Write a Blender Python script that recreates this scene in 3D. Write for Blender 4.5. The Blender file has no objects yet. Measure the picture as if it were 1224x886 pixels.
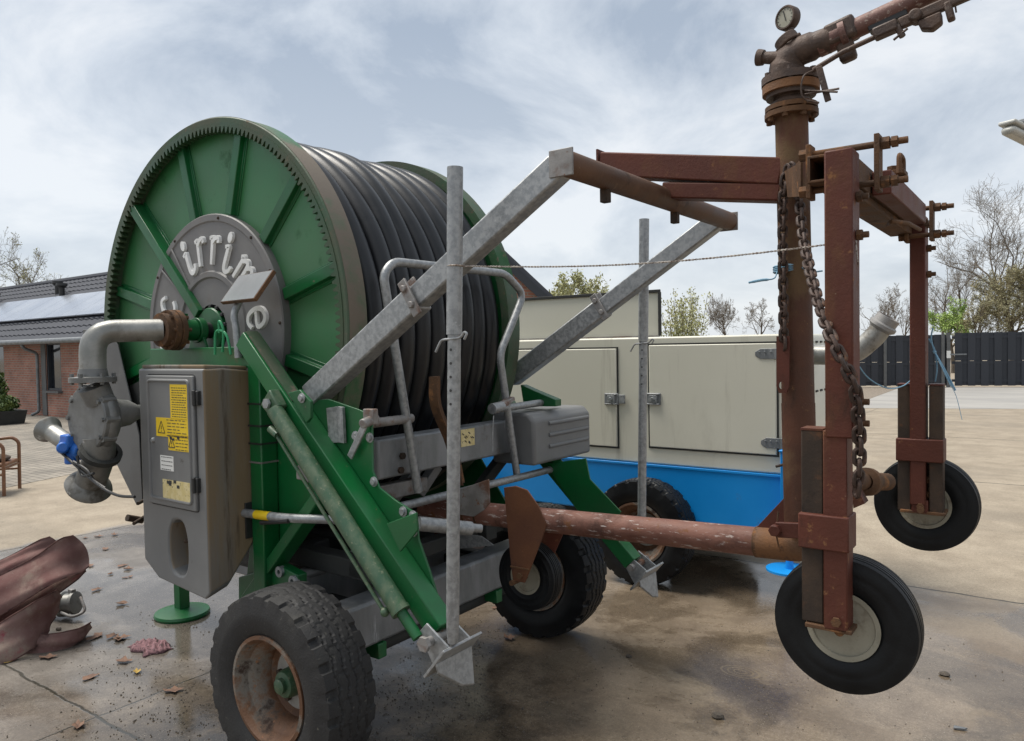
import bpy, bmesh, math, random
from mathutils import Vector, Matrix
random.seed(7)
S = bpy.context.scene
COL = S.collection
R_ = math.radians

# ------------------------------------------------------------------ camera, sky, sun, exposure
FPX, PW, PH, CAMH = 900.0, 1224, 886, 1.70
pit, rol = R_(1.78), R_(1.0)
FW = Vector((0, math.cos(pit), -math.sin(pit)))
_r0 = Vector((1, 0, 0)); _u0 = _r0.cross(FW)
RT = _r0 * math.cos(rol) - _u0 * math.sin(rol)
UP = RT.cross(FW)
CAM = Vector((0, 0, CAMH))
cd = bpy.data.cameras.new('camera'); cam = bpy.data.objects.new('camera', cd); COL.objects.link(cam)
cd.sensor_width = 36; cd.lens = FPX / PW * 36; cd.clip_end = 3000; cd.clip_start = 0.05
cam.matrix_world = Matrix(((RT.x, UP.x, -FW.x, 0), (RT.y, UP.y, -FW.y, 0), (RT.z, UP.z, -FW.z, CAMH), (0, 0, 0, 1)))
S.camera = cam

SUN_EL, SUN_AZ = 64, 294          # degrees; azimuth of the sun clockwise from +Y (high on the left, beyond the reel)
SUN_STRENGTH, SKY_STRENGTH, EXPOSURE = 2.2, 0.084, 1.05
w = bpy.data.worlds.new('World'); S.world = w; w.use_nodes = True
nt = w.node_tree; nt.nodes.clear()
def N(t, **k):
    n = nt.nodes.new(t)
    for a, b in k.items(): setattr(n, a, b)
    return n
L = nt.links.new
out = N('ShaderNodeOutputWorld'); bg = N('ShaderNodeBackground'); bg.inputs['Strength'].default_value = SKY_STRENGTH
sky = N('ShaderNodeTexSky', sky_type='NISHITA', sun_disc=False, sun_elevation=R_(SUN_EL), sun_rotation=R_(SUN_AZ))
tc = N('ShaderNodeTexCoord'); sx = N('ShaderNodeSeparateXYZ'); L(tc.outputs['Generated'], sx.inputs[0])
ad = N('ShaderNodeMath', operation='ADD'); ad.inputs[1].default_value = 0.42; L(sx.outputs['Z'], ad.inputs[0])
mx = N('ShaderNodeMath', operation='MAXIMUM'); mx.inputs[1].default_value = 0.05; L(ad.outputs[0], mx.inputs[0])
dx = N('ShaderNodeMath', operation='DIVIDE'); L(sx.outputs['X'], dx.inputs[0]); L(mx.outputs[0], dx.inputs[1])
dy = N('ShaderNodeMath', operation='DIVIDE'); L(sx.outputs['Y'], dy.inputs[0]); L(mx.outputs[0], dy.inputs[1])
cb = N('ShaderNodeCombineXYZ'); L(dx.outputs[0], cb.inputs[0]); L(dy.outputs[0], cb.inputs[1])
mpw = N('ShaderNodeMapping'); mpw.inputs['Scale'].default_value = (1.0, 1.0, 1); mpw.inputs['Location'].default_value = (4.0, 1.55, 0)
L(cb.outputs[0], mpw.inputs[0])
n1 = N('ShaderNodeTexNoise'); n1.inputs['Scale'].default_value = 2.3; n1.inputs['Detail'].default_value = 8; n1.inputs['Roughness'].default_value = 0.59
n1.inputs['Distortion'].default_value = 0.35
L(mpw.outputs[0], n1.inputs['Vector'])
r1 = N('ShaderNodeValToRGB'); L(n1.outputs['Fac'], r1.inputs[0])
e = r1.color_ramp.elements
e[0].position = 0.37; e[0].color = (2.45, 2.85, 3.4, 1)
e[1].position = 0.62; e[1].color = (5.15, 5.3, 5.45, 1)
m_ = e.new(0.51); m_.color = (3.95, 4.27, 4.65, 1)
# brighter, thinner cloud towards the horizon and towards the right
hz = N('ShaderNodeMapRange'); hz.inputs[1].default_value = 0.0; hz.inputs[2].default_value = 0.38; hz.inputs[3].default_value = 0.62; hz.inputs[4].default_value = 0.0
L(sx.outputs['Z'], hz.inputs[0])
mh = N('ShaderNodeMixRGB'); L(hz.outputs[0], mh.inputs[0]); L(r1.outputs[0], mh.inputs[1]); mh.inputs[2].default_value = (4.95, 5.15, 5.35, 1)
ms = N('ShaderNodeMixRGB'); ms.inputs[0].default_value = 0.90; L(sky.outputs[0], ms.inputs[1]); L(mh.outputs[0], ms.inputs[2])
L(ms.outputs[0], bg.inputs['Color']); L(bg.outputs[0], out.inputs[0])

sd = bpy.data.lights.new('sun', 'SUN'); sd.energy = SUN_STRENGTH; sd.angle = R_(30); sd.color = (1.0, 0.95, 0.87)
so = bpy.data.objects.new('sun', sd); COL.objects.link(so)
az, el = R_(SUN_AZ), R_(SUN_EL)
sdir = Vector((math.sin(az) * math.cos(el), math.cos(az) * math.cos(el), math.sin(el)))
so.rotation_euler = sdir.to_track_quat('Z', 'Y').to_euler(); so.location = (0, 0, 20)
S.view_settings.view_transform = 'Standard'; S.view_settings.look = 'None'
S.view_settings.gamma = 1; S.view_settings.use_curve_mapping = False; S.view_settings.exposure = EXPOSURE

# ------------------------------------------------------------------ yard frame: u forward, v across, w up (metres)
TH = math.atan2(-.587, .81)
BX = Vector((math.cos(TH), math.sin(TH), 0)); AX = Vector((-BX.y, BX.x, 0))
OO = Vector((-1.558, 3.894, 0))
def to_frame(p):
    d = p - OO; return Vector((d.dot(BX), d.dot(AX), p.z))
def to_world(m): return OO + BX * m[0] + AX * m[1] + Vector((0, 0, m[2]))
def at(x, y, u=None, v=None, w=None, d=None):
    """a point of the yard: where a measured sight line meets the plane u / v / w = const (or distance d)"""
    r = FW * FPX + RT * (x - PW / 2) - UP * (y - PH / 2)
    if v is not None: t = (v - (CAM - OO).dot(AX)) / r.dot(AX)
    elif u is not None: t = (u - (CAM - OO).dot(BX)) / r.dot(BX)
    elif w is not None: t = (w - CAMH) / r.z
    else: t = d / r.dot(FW)
    return to_frame(CAM + r * t)

# ------------------------------------------------------------------ mesh helpers
class MB:
    def __init__(s): s.v = []; s.f = []
    def add(s, vs, fs):
        k = len(s.v); s.v += [Vector(p) for p in vs]; s.f += [tuple(i + k for i in f) for f in fs]; return s
    def box(s, c, sz, M=None):
        c = Vector(c); vs = []
        for i in (-1, 1):
            for j in (-1, 1):
                for k in (-1, 1):
                    p = Vector((i * sz[0] / 2, j * sz[1] / 2, k * sz[2] / 2)); vs.append(c + (M @ p if M else p))
        return s.add(vs, [(0, 1, 3, 2), (4, 6, 7, 5), (0, 4, 5, 1), (2, 3, 7, 6), (0, 2, 6, 4), (1, 5, 7, 3)])
    def bar(s, p, q, a, b, up=(0, 0, 1)):
        p, q = Vector(p), Vector(q); d = (q - p).normalized(); sd_ = d.cross(Vector(up)).normalized(); u = sd_.cross(d)
        M = Matrix((sd_, d, u)).transposed()
        return s.box((p + q) / 2, (a, (q - p).length, b), M)
    def tube(s, pts, r, seg=12, cap=True):
        pts = [Vector(p) for p in pts]; n = len(pts)
        rr = r if isinstance(r, (list, tuple)) else [r] * n
        d0 = (pts[1] - pts[0]).normalized()
        ref = Vector((0, 0, 1)) if abs(d0.z) < .9 else Vector((1, 0, 0))
        nrm = d0.cross(ref).normalized(); vs = []; fs = []
        for i, p in enumerate(pts):
            a = (pts[i] - pts[i - 1]).normalized() if i else d0
            b = (pts[i + 1] - pts[i]).normalized() if i < n - 1 else a
            t = (a + b); t = t.normalized() if t.length > 1e-6 else a
            nrm = (nrm - t * nrm.dot(t)).normalized(); bn = t.cross(nrm)
            for k in range(seg):
                g = 2 * math.pi * k / seg; vs.append(p + (nrm * math.cos(g) + bn * math.sin(g)) * rr[i])
        for i in range(n - 1):
            for k in range(seg):
                k2 = (k + 1) % seg; fs.append((i * seg + k, i * seg + k2, (i + 1) * seg + k2, (i + 1) * seg + k))
        if cap: fs += [tuple(range(seg))[::-1], tuple((n - 1) * seg + k for k in range(seg))]
        return s.add(vs, fs)
    def lathe(s, prof, c, ax, seg=32, closed=False):
        c, ax = Vector(c), Vector(ax).normalized()
        ref = Vector((0, 0, 1)) if abs(ax.z) < .9 else Vector((1, 0, 0))
        e1 = ax.cross(ref).normalized(); e2 = ax.cross(e1); m = len(prof); vs = []; fs = []
        for k in range(seg):
            g = 2 * math.pi * k / seg; rd = e1 * math.cos(g) + e2 * math.sin(g)
            for (r, h) in prof: vs.append(c + rd * r + ax * h)
        for k in range(seg):
            k2 = (k + 1) % seg
            for i in range(m if closed else m - 1):
                i2 = (i + 1) % m; fs.append((k * m + i, k * m + i2, k2 * m + i2, k2 * m + i))
        if not closed:
            if prof[0][0] > 1e-5: fs.append(tuple(k * m for k in range(seg)))
            if prof[-1][0] > 1e-5: fs.append(tuple(k * m + m - 1 for k in range(seg))[::-1])
        return s.add(vs, fs)
    def cyl(s, p, q, r, seg=20):
        return s.tube([p, q], r, seg)
    def bolt(s, c, ax, r, h):
        c = Vector(c); ax = Vector(ax).normalized(); return s.tube([c, c + ax * h], r, 6)
    def prism(s, poly, ext):
        ext = Vector(ext); n = len(poly); a = [Vector(p) for p in poly]
        return s.add(a + [p + ext for p in a], [tuple(range(n))[::-1], tuple(range(n, 2 * n))] + [(i, (i + 1) % n, n + (i + 1) % n, n + i) for i in range(n)])
    def loft(s, secs, cap0=True, cap1=True):
        n = len(secs[0]); vs = [p for c in secs for p in c]; fs = []
        for i in range(len(secs) - 1):
            for k in range(n):
                k2 = (k + 1) % n; fs.append((i * n + k, i * n + k2, (i + 1) * n + k2, (i + 1) * n + k))
        if cap0: fs.append(tuple(range(n))[::-1])
        if cap1: fs.append(tuple((len(secs) - 1) * n + k for k in range(n)))
        return s.add(vs, fs)
    def ball(s, c, r, seg=12, sq=(1, 1, 1)):
        c = Vector(c); vs = []; fs = []; rings = seg // 2
        for i in range(rings + 1):
            t = math.pi * i / rings
            for k in range(seg):
                g = 2 * math.pi * k / seg
                vs.append(c + Vector((r * sq[0] * math.sin(t) * math.cos(g), r * sq[1] * math.sin(t) * math.sin(g), r * sq[2] * math.cos(t))))
        for i in range(rings):
            for k in range(seg):
                k2 = (k + 1) % seg; fs.append((i * seg + k, i * seg + k2, (i + 1) * seg + k2, (i + 1) * seg + k))
        return s.add(vs, fs)
    def mesh(s, name, base=(0, 0, 0), smooth=True, ang=38, recalc=True):
        b = Vector(base); me = bpy.data.meshes.new(name); me.from_pydata([p - b for p in s.v], [], s.f)
        if recalc:
            bm = bmesh.new(); bm.from_mesh(me)
            bmesh.ops.remove_doubles(bm, verts=bm.verts, dist=1e-6)
            bmesh.ops.recalc_face_normals(bm, faces=bm.faces); bm.to_mesh(me); bm.free()
        if smooth and len(me.polygons):
            me.polygons.foreach_set('use_smooth', [True] * len(me.polygons)); me.set_sharp_from_angle(angle=R_(ang))
        return me
def fillet(pts, r, n=6):
    pts = [Vector(p) for p in pts]; o = [pts[0]]
    for i in range(1, len(pts) - 1):
        a, b, c = pts[i - 1], pts[i], pts[i + 1]
        k = min(r, (a - b).length * .48, (c - b).length * .48)
        p, q = b + (a - b).normalized() * k, b + (c - b).normalized() * k
        for j in range(n + 1):
            t = j / n; o.append(p * (1 - t) ** 2 + b * 2 * t * (1 - t) + q * t * t)
    return o + [pts[-1]]
def spline(pts, n=8):
    pts = [Vector(p) for p in pts]; P = [pts[0] * 2 - pts[1]] + pts + [pts[-1] * 2 - pts[-2]]; o = []
    for i in range(1, len(P) - 2):
        for j in range(n):
            t = j / n; a, b, c, d = P[i - 1:i + 3]
            o.append(0.5 * ((2 * b) + (c - a) * t + (2 * a - 5 * b + 4 * c - d) * t * t + (3 * b - a - 3 * c + d) * t ** 3))
    return o + [pts[-1]]

BASE = {}
def root(name, label, cat, base, group=None):
    o = bpy.data.objects.new(name, None); COL.objects.link(o); o.empty_display_size = .2
    o.location = to_world(base); o.rotation_euler = (0, 0, TH)
    o['label'] = label; o['category'] = cat
    if group: o['group'] = group
    BASE[o.name] = Vector(base); return o
def part(mb, name, mat, parent, bev=0, ang=38, smooth=True, label=None, recalc=True, seg=2):
    o = bpy.data.objects.new(name, mb.mesh(name, BASE[parent.name], smooth, ang, recalc)); COL.objects.link(o)
    o.data.materials.append(mat); o.parent = parent; BASE[o.name] = BASE[parent.name]
    if label: o['label'] = label
    if bev:
        m = o.modifiers.new('bevel', 'BEVEL'); m.width = bev; m.segments = seg; m.limit_method = 'ANGLE'; m.angle_limit = R_(40)
    return o
def solo(mb, name, mat, base, label=None, cat=None, group=None, kind=None, bev=0, smooth=True, recalc=True, ang=38):
    o = bpy.data.objects.new(name, mb.mesh(name, base, smooth, ang, recalc)); COL.objects.link(o)
    o.data.materials.append(mat); o.location = to_world(base); o.rotation_euler = (0, 0, TH); BASE[o.name] = Vector(base)
    if label: o['label'] = label
    if cat: o['category'] = cat
    if group: o['group'] = group
    if kind: o['kind'] = kind
    if bev:
        m = o.modifiers.new('bevel', 'BEVEL'); m.width = bev; m.segments = 2; m.limit_method = 'ANGLE'; m.angle_limit = R_(40)
    return o

# ------------------------------------------------------------------ materials
def c3(c): return (c[0], c[1], c[2], 1)
def mat(name, c1, c2=None, scale=6, rough=(.5, .7), metal=0.0, bump=.0, bscale=60, spots=(), stretch=(1, 1, 1), lo=.35, hi=.65, spec=.5, detail=6):
    """base colour clouds between c1 and c2; spots = (colour, scale, from, to, stretch) layers of wear, rust or dirt"""
    m = bpy.data.materials.new(name); m.use_nodes = True; t = m.node_tree; B = t.nodes['Principled BSDF']; ln = t.links.new
    def nd(k, **a):
        n = t.nodes.new(k)
        for x, y in a.items(): setattr(n, x, y)
        return n
    co = nd('ShaderNodeTexCoord')
    def noise(sc, st=(1, 1, 1), det=detail, ro=.6):
        mp = nd('ShaderNodeMapping'); mp.inputs['Scale'].default_value = st; ln(co.outputs['Object'], mp.inputs[0])
        n = nd('ShaderNodeTexNoise'); n.inputs['Scale'].default_value = sc; n.inputs['Detail'].default_value = det; n.inputs['Roughness'].default_value = ro
        ln(mp.outputs[0], n.inputs['Vector']); return n.outputs['Fac']
    def rng(f, a, b, x=0., y=1.):
        r = nd('ShaderNodeMapRange'); r.interpolation_type = 'SMOOTHSTEP'
        for i, q in zip((1, 2, 3, 4), (a, b, x, y)): r.inputs[i].default_value = q
        ln(f, r.inputs[0]); return r.outputs[0]
    def mix(f, a, b):
        n = nd('ShaderNodeMixRGB'); ln(f, n.inputs[0])
        for i, q in ((1, a), (2, b)):
            if isinstance(q, tuple): n.inputs[i].default_value = c3(q)
            else: ln(q, n.inputs[i])
        return n.outputs[0]
    f0 = noise(scale, stretch)
    colr = mix(rng(f0, lo, hi), c1, c2 or c1)
    rg = rng(f0, .3, .7, rough[0], rough[1]); mt = None
    for s in spots:
        st = s[4] if len(s) > 4 else (1, 1, 1)
        k = rng(noise(s[1], st, 8, .68), s[2], s[3]); colr = mix(k, colr, s[0])
        rr = nd('ShaderNodeMath', operation='MULTIPLY_ADD'); ln(k, rr.inputs[0]); rr.inputs[1].default_value = .22; ln(rg, rr.inputs[2]); rg = rr.outputs[0]
        if metal:
            mm = nd('ShaderNodeMath', operation='MULTIPLY_ADD'); ln(k, mm.inputs[0]); mm.inputs[1].default_value = -metal * .8; mm.use_clamp = True
            if mt is None: mm.inputs[2].default_value = metal
            else: ln(mt, mm.inputs[2])
            mt = mm.outputs[0]
    ln(colr, B.inputs['Base Color']); ln(rg, B.inputs['Roughness'])
    if mt is not None: ln(mt, B.inputs['Metallic'])
    else: B.inputs['Metallic'].default_value = metal
    B.inputs['Specular IOR Level'].default_value = spec
    if bump:
        b = nd('ShaderNodeBump'); b.inputs['Strength'].default_value = bump; b.inputs['Distance'].default_value = .01
        ln(noise(bscale, (1, 1, 1), 5), b.inputs['Height']); ln(b.outputs[0], B.inputs['Normal'])
    return m
M = {}
M['green'] = mat('green_paint', (.004, .112, .028), (.008, .084, .025), 3, (.28, .45), bump=.05, bscale=40,
                 spots=[((.075, .085, .03), 5, .60, .78), ((.16, .14, .09), 22, .66, .74)])
M['green_flange'] = mat('faded_green_panel', (.024, .165, .050), (.045, .145, .060), 1.6, (.33, .5), bump=.05,
                        spots=[((.10, .15, .075), 2.2, .58, .82), ((.30, .30, .18), 9, .68, .74), ((.012, .085, .025), 4, .58, .72)])
M['green_old'] = mat('worn_green_rim', (.036, .078, .038), (.070, .082, .052), 5, (.5, .75), bump=.15, bscale=90,
                     spots=[((.02, .09, .03), 3, .56, .68), ((.13, .10, .07), 24, .58, .68)])
M['rim_band'] = mat('green_rim_band', (.012, .12, .035), (.03, .10, .04), 4, (.35, .5), bump=.1, bscale=90,
                    spots=[((.145, .118, .088), 1.1, .40, .54), ((.17, .14, .11), 18, .60, .70)])
M['green_gear'] = mat('worn_green_gear', (.022, .062, .025), (.045, .062, .03), 5, (.4, .6), bump=.15, bscale=90,
                      spots=[((.10, .09, .06), 14, .60, .72)])
M['green_cyl'] = mat('scratched_green_cylinder', (.035, .085, .045), (.075, .115, .065), 28, (.3, .5), bump=.08, bscale=60, stretch=(1, 1, .35),
                     spots=[((.17, .19, .12), 60, .56, .70), ((.01, .08, .025), 6, .58, .7)])
M['galv'] = mat('galvanised_steel', (.24, .25, .255), (.36, .37, .375), 48, (.36, .56), .55, bump=.06, bscale=90,
                spots=[((.17, .16, .15), 5, .60, .80), ((.42, .43, .435), 60, .60, .70)])
M['galv_old'] = mat('dull_galvanised_steel', (.17, .18, .185), (.26, .265, .27), 9, (.45, .65), .45, bump=.10, bscale=70, stretch=(1, 1, .3),
                    spots=[((.42, .43, .43), 18, .62, .72, (1, 1, .15)), ((.12, .10, .085), 7, .58, .74)])
M['galv_rust'] = mat('galvanised_steel_with_rust', (.20, .19, .18), (.30, .29, .28), 12, (.45, .65), .4, bump=.12, bscale=80,
                     spots=[((.13, .065, .04), 5, .50, .64), ((.18, .08, .04), 26, .60, .7)])
M['rust'] = mat('red_oxide_paint', (.080, .025, .016), (.108, .033, .021), 3, (.5, .7), bump=.16, bscale=80, spec=.28,
                spots=[((.125, .058, .028), 2.6, .53, .68, (1, 1, .5)), ((.21, .10, .045), 24, .60, .70), ((.042, .022, .016), 7, .56, .72, (1, 1, .4)), ((.22, .15, .10), 70, .67, .74)])
M['rust_brown'] = mat('brown_rust', (.072, .042, .026), (.125, .066, .034), 8, (.65, .9), bump=.30, bscale=120, spec=.25,
                      spots=[((.23, .11, .048), 13, .54, .68), ((.04, .028, .022), 6, .57, .72)])
M['rust_orange'] = mat('orange_rust', (.10, .050, .025), (.20, .092, .036), 5, (.6, .9), bump=.30, bscale=120,
                       spots=[((.07, .04, .028), 10, .55, .68)])
M['rust_pipe'] = mat('scuffed_red_pipe', (.115, .048, .034), (.20, .095, .07), 7, (.45, .7), bump=.2, bscale=110, stretch=(.5, 1, 1), spec=.3,
                     spots=[((.065, .032, .025), 3.2, .50, .66), ((.40, .34, .31), 75, .57, .64, (.22, 1, 1)), ((.16, .07, .03), 14, .6, .7)])
M['rust_mast'] = mat('rusty_mast', (.070, .032, .020), (.105, .044, .026), 3, (.5, .75), bump=.2, bscale=100, spec=.28,
                     spots=[((.135, .085, .045), 2.6, .48, .62, (1, 1, .7)), ((.046, .028, .020), 6, .54, .70, (1, 1, .5)), ((.18, .10, .05), 40, .62, .70)])
M['chain'] = mat('chain_steel', (.042, .028, .023), (.075, .045, .034), 30, (.5, .75), .3, bump=.2, bscale=200, spots=[((.14, .075, .045), 40, .56, .68)])
M['dark_tube'] = mat('dark_rusty_steel', (.040, .030, .024), (.068, .047, .034), 9, (.6, .85), bump=.12, bscale=160, spec=.2, spots=[((.11, .058, .034), 14, .56, .7), ((.022, .018, .016), 6, .56, .7)])
M['gun'] = mat('weathered_gun_metal', (.055, .036, .028), (.10, .066, .05), 18, (.5, .75), .25, bump=.25, bscale=120, spots=[((.17, .14, .12), 40, .60, .68)])
M['barrel'] = mat('worn_red_barrel', (.11, .05, .04), (.16, .085, .07), 10, (.4, .65), .2, bump=.18, bscale=120, spots=[((.34, .27, .23), 60, .55, .64), ((.06, .03, .025), 8, .6, .72)])
M['hose'] = mat('black_hose', (.006, .007, .0085), (.010, .011, .0135), 3, (.30, .44), bump=.04, bscale=150, spec=.42,
                spots=[((.022, .024, .028), 2.5, .56, .80), ((.06, .06, .06), 42, .71, .77)])
M['black'] = mat('black_plastic', (.012, .012, .012), (.022, .022, .022), 20, (.4, .6))
M['dark_frame'] = mat('dark_grimy_steel', (.018, .02, .019), (.035, .036, .033), 6, (.6, .85), bump=.15, bscale=70)
M['plastic'] = mat('grey_moulded_plastic', (.138, .140, .140), (.176, .177, .174), 2.5, (.40, .55), bump=.05, bscale=220,
                   spots=[((.23, .225, .21), 3.5, .60, .80, (1, 1, .35)), ((.075, .07, .06), 7, .62, .75)])
M['plastic_rust'] = mat('grey_plastic_rust_run', (.135, .13, .12), (.17, .15, .125), 4, (.45, .6), bump=.05, bscale=220, stretch=(1, 1, .2),
                        spots=[((.19, .138, .080), 5, .40, .60, (1, 1, .12)), ((.085, .062, .042), 13, .52, .66, (1, 1, .10)), ((.26, .24, .20), 7, .58, .72, (1, 1, .2))])
M['plate'] = mat('grey_name_plate', (.135, .130, .128), (.17, .165, .16), 4, (.42, .58), bump=.04, spots=[((.15, .105, .08), 3.5, .60, .8)])
M['white'] = mat('white_letter', (.76, .76, .75), (.64, .64, .62), 9, (.4, .55))
M['cast'] = mat('cast_aluminium', (.15, .152, .148), (.22, .222, .217), 14, (.45, .65), .5, bump=.12, bscale=140, spots=[((.12, .12, .115), 5, .55, .7)])
M['pipe_galv'] = mat('galvanised_pipe', (.21, .21, .195), (.34, .335, .315), 6, (.36, .52), .6, bump=.08, bscale=80, spots=[((.10, .08, .055), 4, .54, .70), ((.5, .5, .49), 18, .62, .72)])
M['panel_dark'] = mat('dark_grey_panel', (.085, .085, .085), (.12, .12, .118), 4, (.5, .65), bump=.06, spots=[((.16, .155, .145), 6, .6, .75)])
M['pipe_old'] = mat('grimy_pipe', (.13, .13, .12), (.22, .215, .20), 6, (.4, .6), .5, bump=.10, bscale=80, spots=[((.07, .06, .045), 5, .54, .70), ((.34, .33, .31), 22, .62, .72)])
M['blue_valve'] = mat('blue_valve_paint', (.012, .10, .42), (.02, .14, .50), 16, (.35, .5), bump=.1, bscale=120, spots=[((.4, .42, .45), 40, .68, .74)])
M['yellow'] = mat('yellow_sticker', (.78, .54, .012), (.70, .48, .015), 8, (.4, .5))
M['yellow_old'] = mat('faded_yellow_sticker', (.58, .47, .20), (.66, .56, .30), 30, (.5, .6), spots=[((.06, .055, .05), 70, .60, .64)])
M['label'] = mat('white_sticker', (.72, .72, .69), None, 8, (.4, .5))
M['ink'] = mat('black_ink', (.03, .03, .03), None, 8, (.5, .6))
M['cream'] = mat('cream_paint', (.61, .59, .49), (.645, .625, .525), .9, (.34, .5), bump=.02, bscale=12,
                 spots=[((.49, .47, .385), 1.6, .58, .80, (1, 1, .3)), ((.40, .375, .30), 5, .58, .76, (1, 1, .08)), ((.30, .27, .20), 28, .72, .78)])
M['seam'] = mat('dark_seam', (.03, .03, .028), None, 8, (.7, .8))
M['blue'] = mat('blue_paint', (.004, .235, .64), (.006, .265, .70), 1.5, (.32, .45), bump=.03, bscale=30, spots=[((.05, .14, .35), 6, .64, .78)])
M['tyre'] = mat('tractor_tyre_rubber', (.012, .012, .013), (.024, .0235, .023), 7, (.62, .85), bump=.25, bscale=120,
                spots=[((.075, .072, .066), 6, .54, .74), ((.13, .12, .10), 34, .62, .72)])
M['tyre_dark'] = mat('black_tyre_rubber', (.006, .0065, .0075), (.011, .012, .013), 7, (.36, .52), bump=.10, bscale=120, spec=.22, spots=[((.030, .030, .031), 12, .64, .78)])
M['rim_rust'] = mat('rusty_rim', (.095, .044, .022), (.165, .078, .036), 4, (.6, .85), bump=.25, bscale=110, spots=[((.19, .175, .15), 4.0, .49, .60), ((.045, .027, .020), 8, .52, .66), ((.26, .13, .07), 30, .60, .70)])
M['rim_cream'] = mat('cream_rim', (.22, .205, .155), (.28, .26, .20), 7, (.5, .7), bump=.08, spots=[((.13, .10, .065), 6, .52, .68), ((.15, .08, .04), 22, .62, .72)])
M['disc'] = mat('wheel_disc', (.33, .32, .29), (.25, .235, .205), 10, (.5, .7), bump=.1, spots=[((.14, .07, .04), 12, .55, .66)])
M['blue_rope'] = mat('blue_rope', (.15, .30, .42), (.22, .38, .50), 60, (.7, .9))
M['cord'] = mat('twisted_cord', (.34, .31, .27), (.46, .42, .38), 90, (.7, .9), spots=[((.14, .09, .07), 120, .5, .6)])
M['flat_hose'] = mat('faded_red_lay_flat_hose', (.155, .078, .072), (.22, .14, .125), 4, (.8, .95), bump=.35, bscale=320, spec=.1,
                     spots=[((.32, .26, .21), 2.6, .48, .68), ((.28, .036, .068), 2.4, .57, .68), ((.07, .045, .042), 7, .58, .74), ((.24, .19, .16), 50, .60, .70)])
M['hose_edge'] = mat('dark_hose_edge', (.06, .034, .032), (.15, .085, .075), 30, (.8, .95), spec=.1)
M['rattan'] = mat('rattan', (.14, .06, .028), (.20, .095, .045), 20, (.4, .6), bump=.1)
M['leaf'] = mat('dry_leaf', (.10, .052, .034), (.20, .115, .075), 40, (.7, .9))
M['leaf_yellow'] = mat('yellow_leaf', (.42, .28, .05), (.33, .22, .06), 40, (.7, .9))
M['rag'] = mat('crumpled_rag', (.13, .065, .075), (.26, .14, .15), 60, (.85, .95), bump=.4, bscale=200, spots=[((.05, .035, .035), 40, .52, .62)])
M['grit'] = mat('dark_grit', (.04, .034, .028), (.11, .09, .07), 200, (.7, .9))
M['fence'] = mat('dark_fence_boards', (.022, .026, .034), (.033, .037, .046), 3, (.6, .8), stretch=(1, 1, .2), spots=[((.06, .062, .066), 5, .62, .8, (1, 1, .2))])
M['post'] = mat('grey_fence_post', (.085, .09, .09), (.12, .12, .118), 6, (.6, .8))
M['bark'] = mat('bark', (.085, .068, .052), (.135, .11, .085), 5, (.8, .95))
M['twig'] = mat('pale_bark', (.15, .13, .105), (.22, .19, .155), 3, (.8, .95))
M['yellow_twig'] = mat('yellowish_bark', (.17, .135, .08), (.13, .105, .07), 3, (.8, .95))
M['leaf_spring'] = mat('spring_leaf', (.22, .36, .07), (.32, .42, .11), .8, (.6, .8))
M['leaf_bud'] = mat('bud_leaf', (.30, .31, .13), (.38, .37, .18), .8, (.6, .8))
M['leaf_hedge'] = mat('hedge_leaf', (.19, .18, .09), (.28, .25, .13), .8, (.6, .8))
M['shrub_leaf'] = mat('shrub_leaf', (.045, .085, .022), (.12, .16, .035), 5, (.5, .7))
M['solar'] = mat('solar_glass', (.27, .28, .29), (.33, .34, .35), 2, (.12, .2), .1, spec=.8)  # base colour lightened to stand in for sky reflected in the glass
M['pv'] = mat('photovoltaic_panel', (.50, .52, .57), (.56, .58, .62), .6, (.16, .24), .75, spec=.9)  # pale tone is sky glare put into the panel colour
M['window'] = mat('dark_window_glass', (.012, .015, .02), None, 3, (.06, .1), spec=.8)
M['frame_dark'] = mat('dark_window_frame', (.022, .026, .034), None, 8, (.4, .5))
M['zinc'] = mat('zinc_gutter', (.20, .21, .22), (.15, .16, .165), 8, (.4, .55), .4)
M['gauge'] = mat('gauge_face', (.27, .26, .20), (.33, .32, .26), 18, (.3, .5))
M['lamp'] = mat('clear_lamp_housing', (.42, .42, .38), (.50, .50, .47), 9, (.3, .45))

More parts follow.
